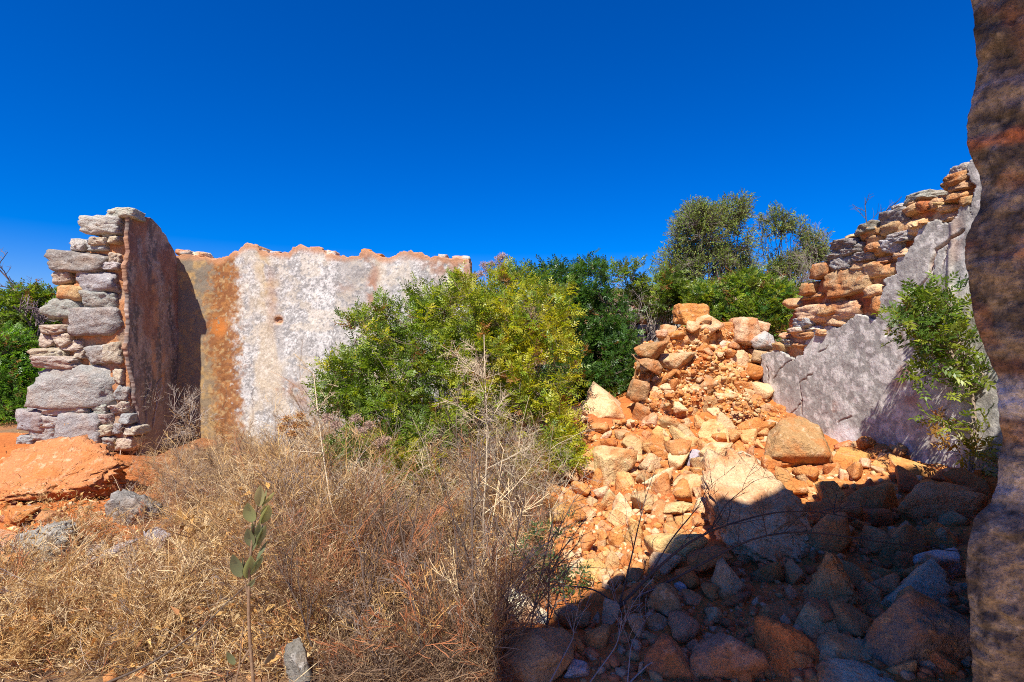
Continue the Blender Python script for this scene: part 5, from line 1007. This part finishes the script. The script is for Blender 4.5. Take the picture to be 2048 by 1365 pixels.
for sx, sy, hh, sd, cc, lb in [(600, 1060, .75, 401, (.40, .33, .26), 'grey twig scrub standing tall just right of the green sapling'), (690, 1040, .7, 402, (.52, .43, .32), 'pale bristly scrub below the pinkish seed heads'), (520, 950, .8, 403, (.36, .27, .19), 'brown twig scrub at the foot of the white plaster'), (770, 1160, .7, 404, (.27, .20, .16), 'dark grey twig scrub in the middle of the dry weeds'), (860, 1220, .65, 405, (.22, .15, .11), 'dark brown twig scrub beside the upright bare stem'), (640, 970, .75, 406, (.56, .47, .36), 'whitish scrub against the lower white plaster'), (1040, 1090, .6, 407, (.33, .25, .19), 'brown twig scrub at the edge of the rubble'), (380, 1010, .65, 408, (.42, .32, .22), 'tan twig scrub before the shaded plaster corner'), (330, 1210, .45, 409, (.46, .32, .16), 'low straw coloured scrub near the small white stone')]:
    h = hit(sx, sy); twig_plant('dry_scrub', [dict(base=h+[dx, dy, 0], up=(ux, uy, 1), L=hh*.86*l, rad=.0036, depth=3, kids=6, ang=.75, zig=.1, ks=.85) for dx, dy, ux, uy, l in [(0, 0, 0, 0, 1), (-.12, .05, -.35, .1, .85), (.12, .05, .4, 0, .9), (.03, .1, .1, .3, .8), (-.05, -.08, -.1, -.3, .75)]], lb, 'shrub', sd, cc, group='dry scrub in the weeds')
# withered leafy plant: curled orange leaves on stems, each leaf apart from the next
def withered():
    r = np.random.default_rng(95); h = hit(470, 1130); r0 = root('withered_plant', h, 'withered plant with curled orange leaves next to the green sapling', 'plant'); pth = []
    for k in range(9): pth.append(np.array([h+[r.normal()*.1, r.normal()*.1, 0], h+[r.normal()*.16, r.normal()*.14, .2], h+[r.normal()*.26, r.normal()*.2, .42+r.normal()*.06]]))
    V, Fc = tubes(np.array(pth), np.tile([.004, .003, .0015], (9, 1)), 4); part('stem', mesh('stem', V, Fc, M_BARK, np.tile((.30, .17, .08), (len(V), 1))), r0)
    for p in pth:
        for j in range(6):
            t = r.uniform(.35, 1); q = p[1]*(1-t)+p[2]*t; d = unit(r.normal(size=3)+[0, 0, -.2]); L = np.array([r.uniform(.05, .085)])
            V, Fc = leaves(q[None], d[None], unit(r.normal(size=(1, 3))), L, L*.45, r, .5, .4); part('leaf', mesh('leaf', V, Fc, M_DRY, np.tile(np.array((.56, .30, .09))*r.uniform(.6, 1.2), (4, 1))), r0)
withered()
# low scrub on the far rise
def scrub():
    r = np.random.default_rng(97); n = 170; x = r.uniform(-16, 22, n); y = r.uniform(9.5, 40, n); ok = ~((np.abs(CX+F*x/y-1430) < 0)); g = np.c_[x, y, tz(x, y)][ok]; V_, F_, C_ = [], [], []; off = 0
    for p in g:
        rad = r.uniform(.25, .7)*(1+p[1]*.01); m = int(260); d = unit(r.normal(size=(m, 3))); d[:, 2] = np.abs(d[:, 2]); q = p+d*rad*r.uniform(.55, 1, m)[:, None]*[1.2, 1.2, .75]
        V, Fc = leaves(q, unit(d+r.normal(size=(m, 3))*.6), unit(r.normal(size=(m, 3))), r.uniform(.08, .2, m), r.uniform(.04, .09, m), r); V_.append(V); F_.append(Fc+off); off += len(V)
        C_.append(np.repeat(leafcol(m, [DGREEN, OLIVE, OLIVE, [(.26, .17, .10), (.20, .13, .09)]][int(r.integers(4))], r), 4, 0))
    o = obj('undergrowth', mesh('undergrowth', np.concatenate(V_), np.concatenate(F_), M_FARLEAF, np.concatenate(C_))); tag(o, kind='stuff')
scrub()
# distant dry stone wall seen through the gap
def far_wall():
    Y = 11.0; r = np.random.default_rng(99); r0 = root('dry_stone_wall', P(1285, 690, Y), 'distant grey dry stone wall seen through the gap behind the rubble', 'wall')
    z = 690
    for row, (y0, y1) in enumerate([(690,668),(669,647),(648,628),(630,612),(613,602)]):
        x = 1218+r.uniform(-6, 6)+row*3
        while x < 1350-row*4:
            wd = r.uniform(18, 34); stone_part(r0, P(x+wd/2, (y0+y1)/2+r.normal()*1.5, Y+r.normal()*.03), (wd/2/F*Y*1.06, .22, (y0-y1)/2/F*Y*1.12), r.normal()*.1, [GREY, LGREY, (.40, .37, .34)][int(r.integers(3))], int(r.integers(1e6)), M_GREY if False else None); x += wd
far_wall()
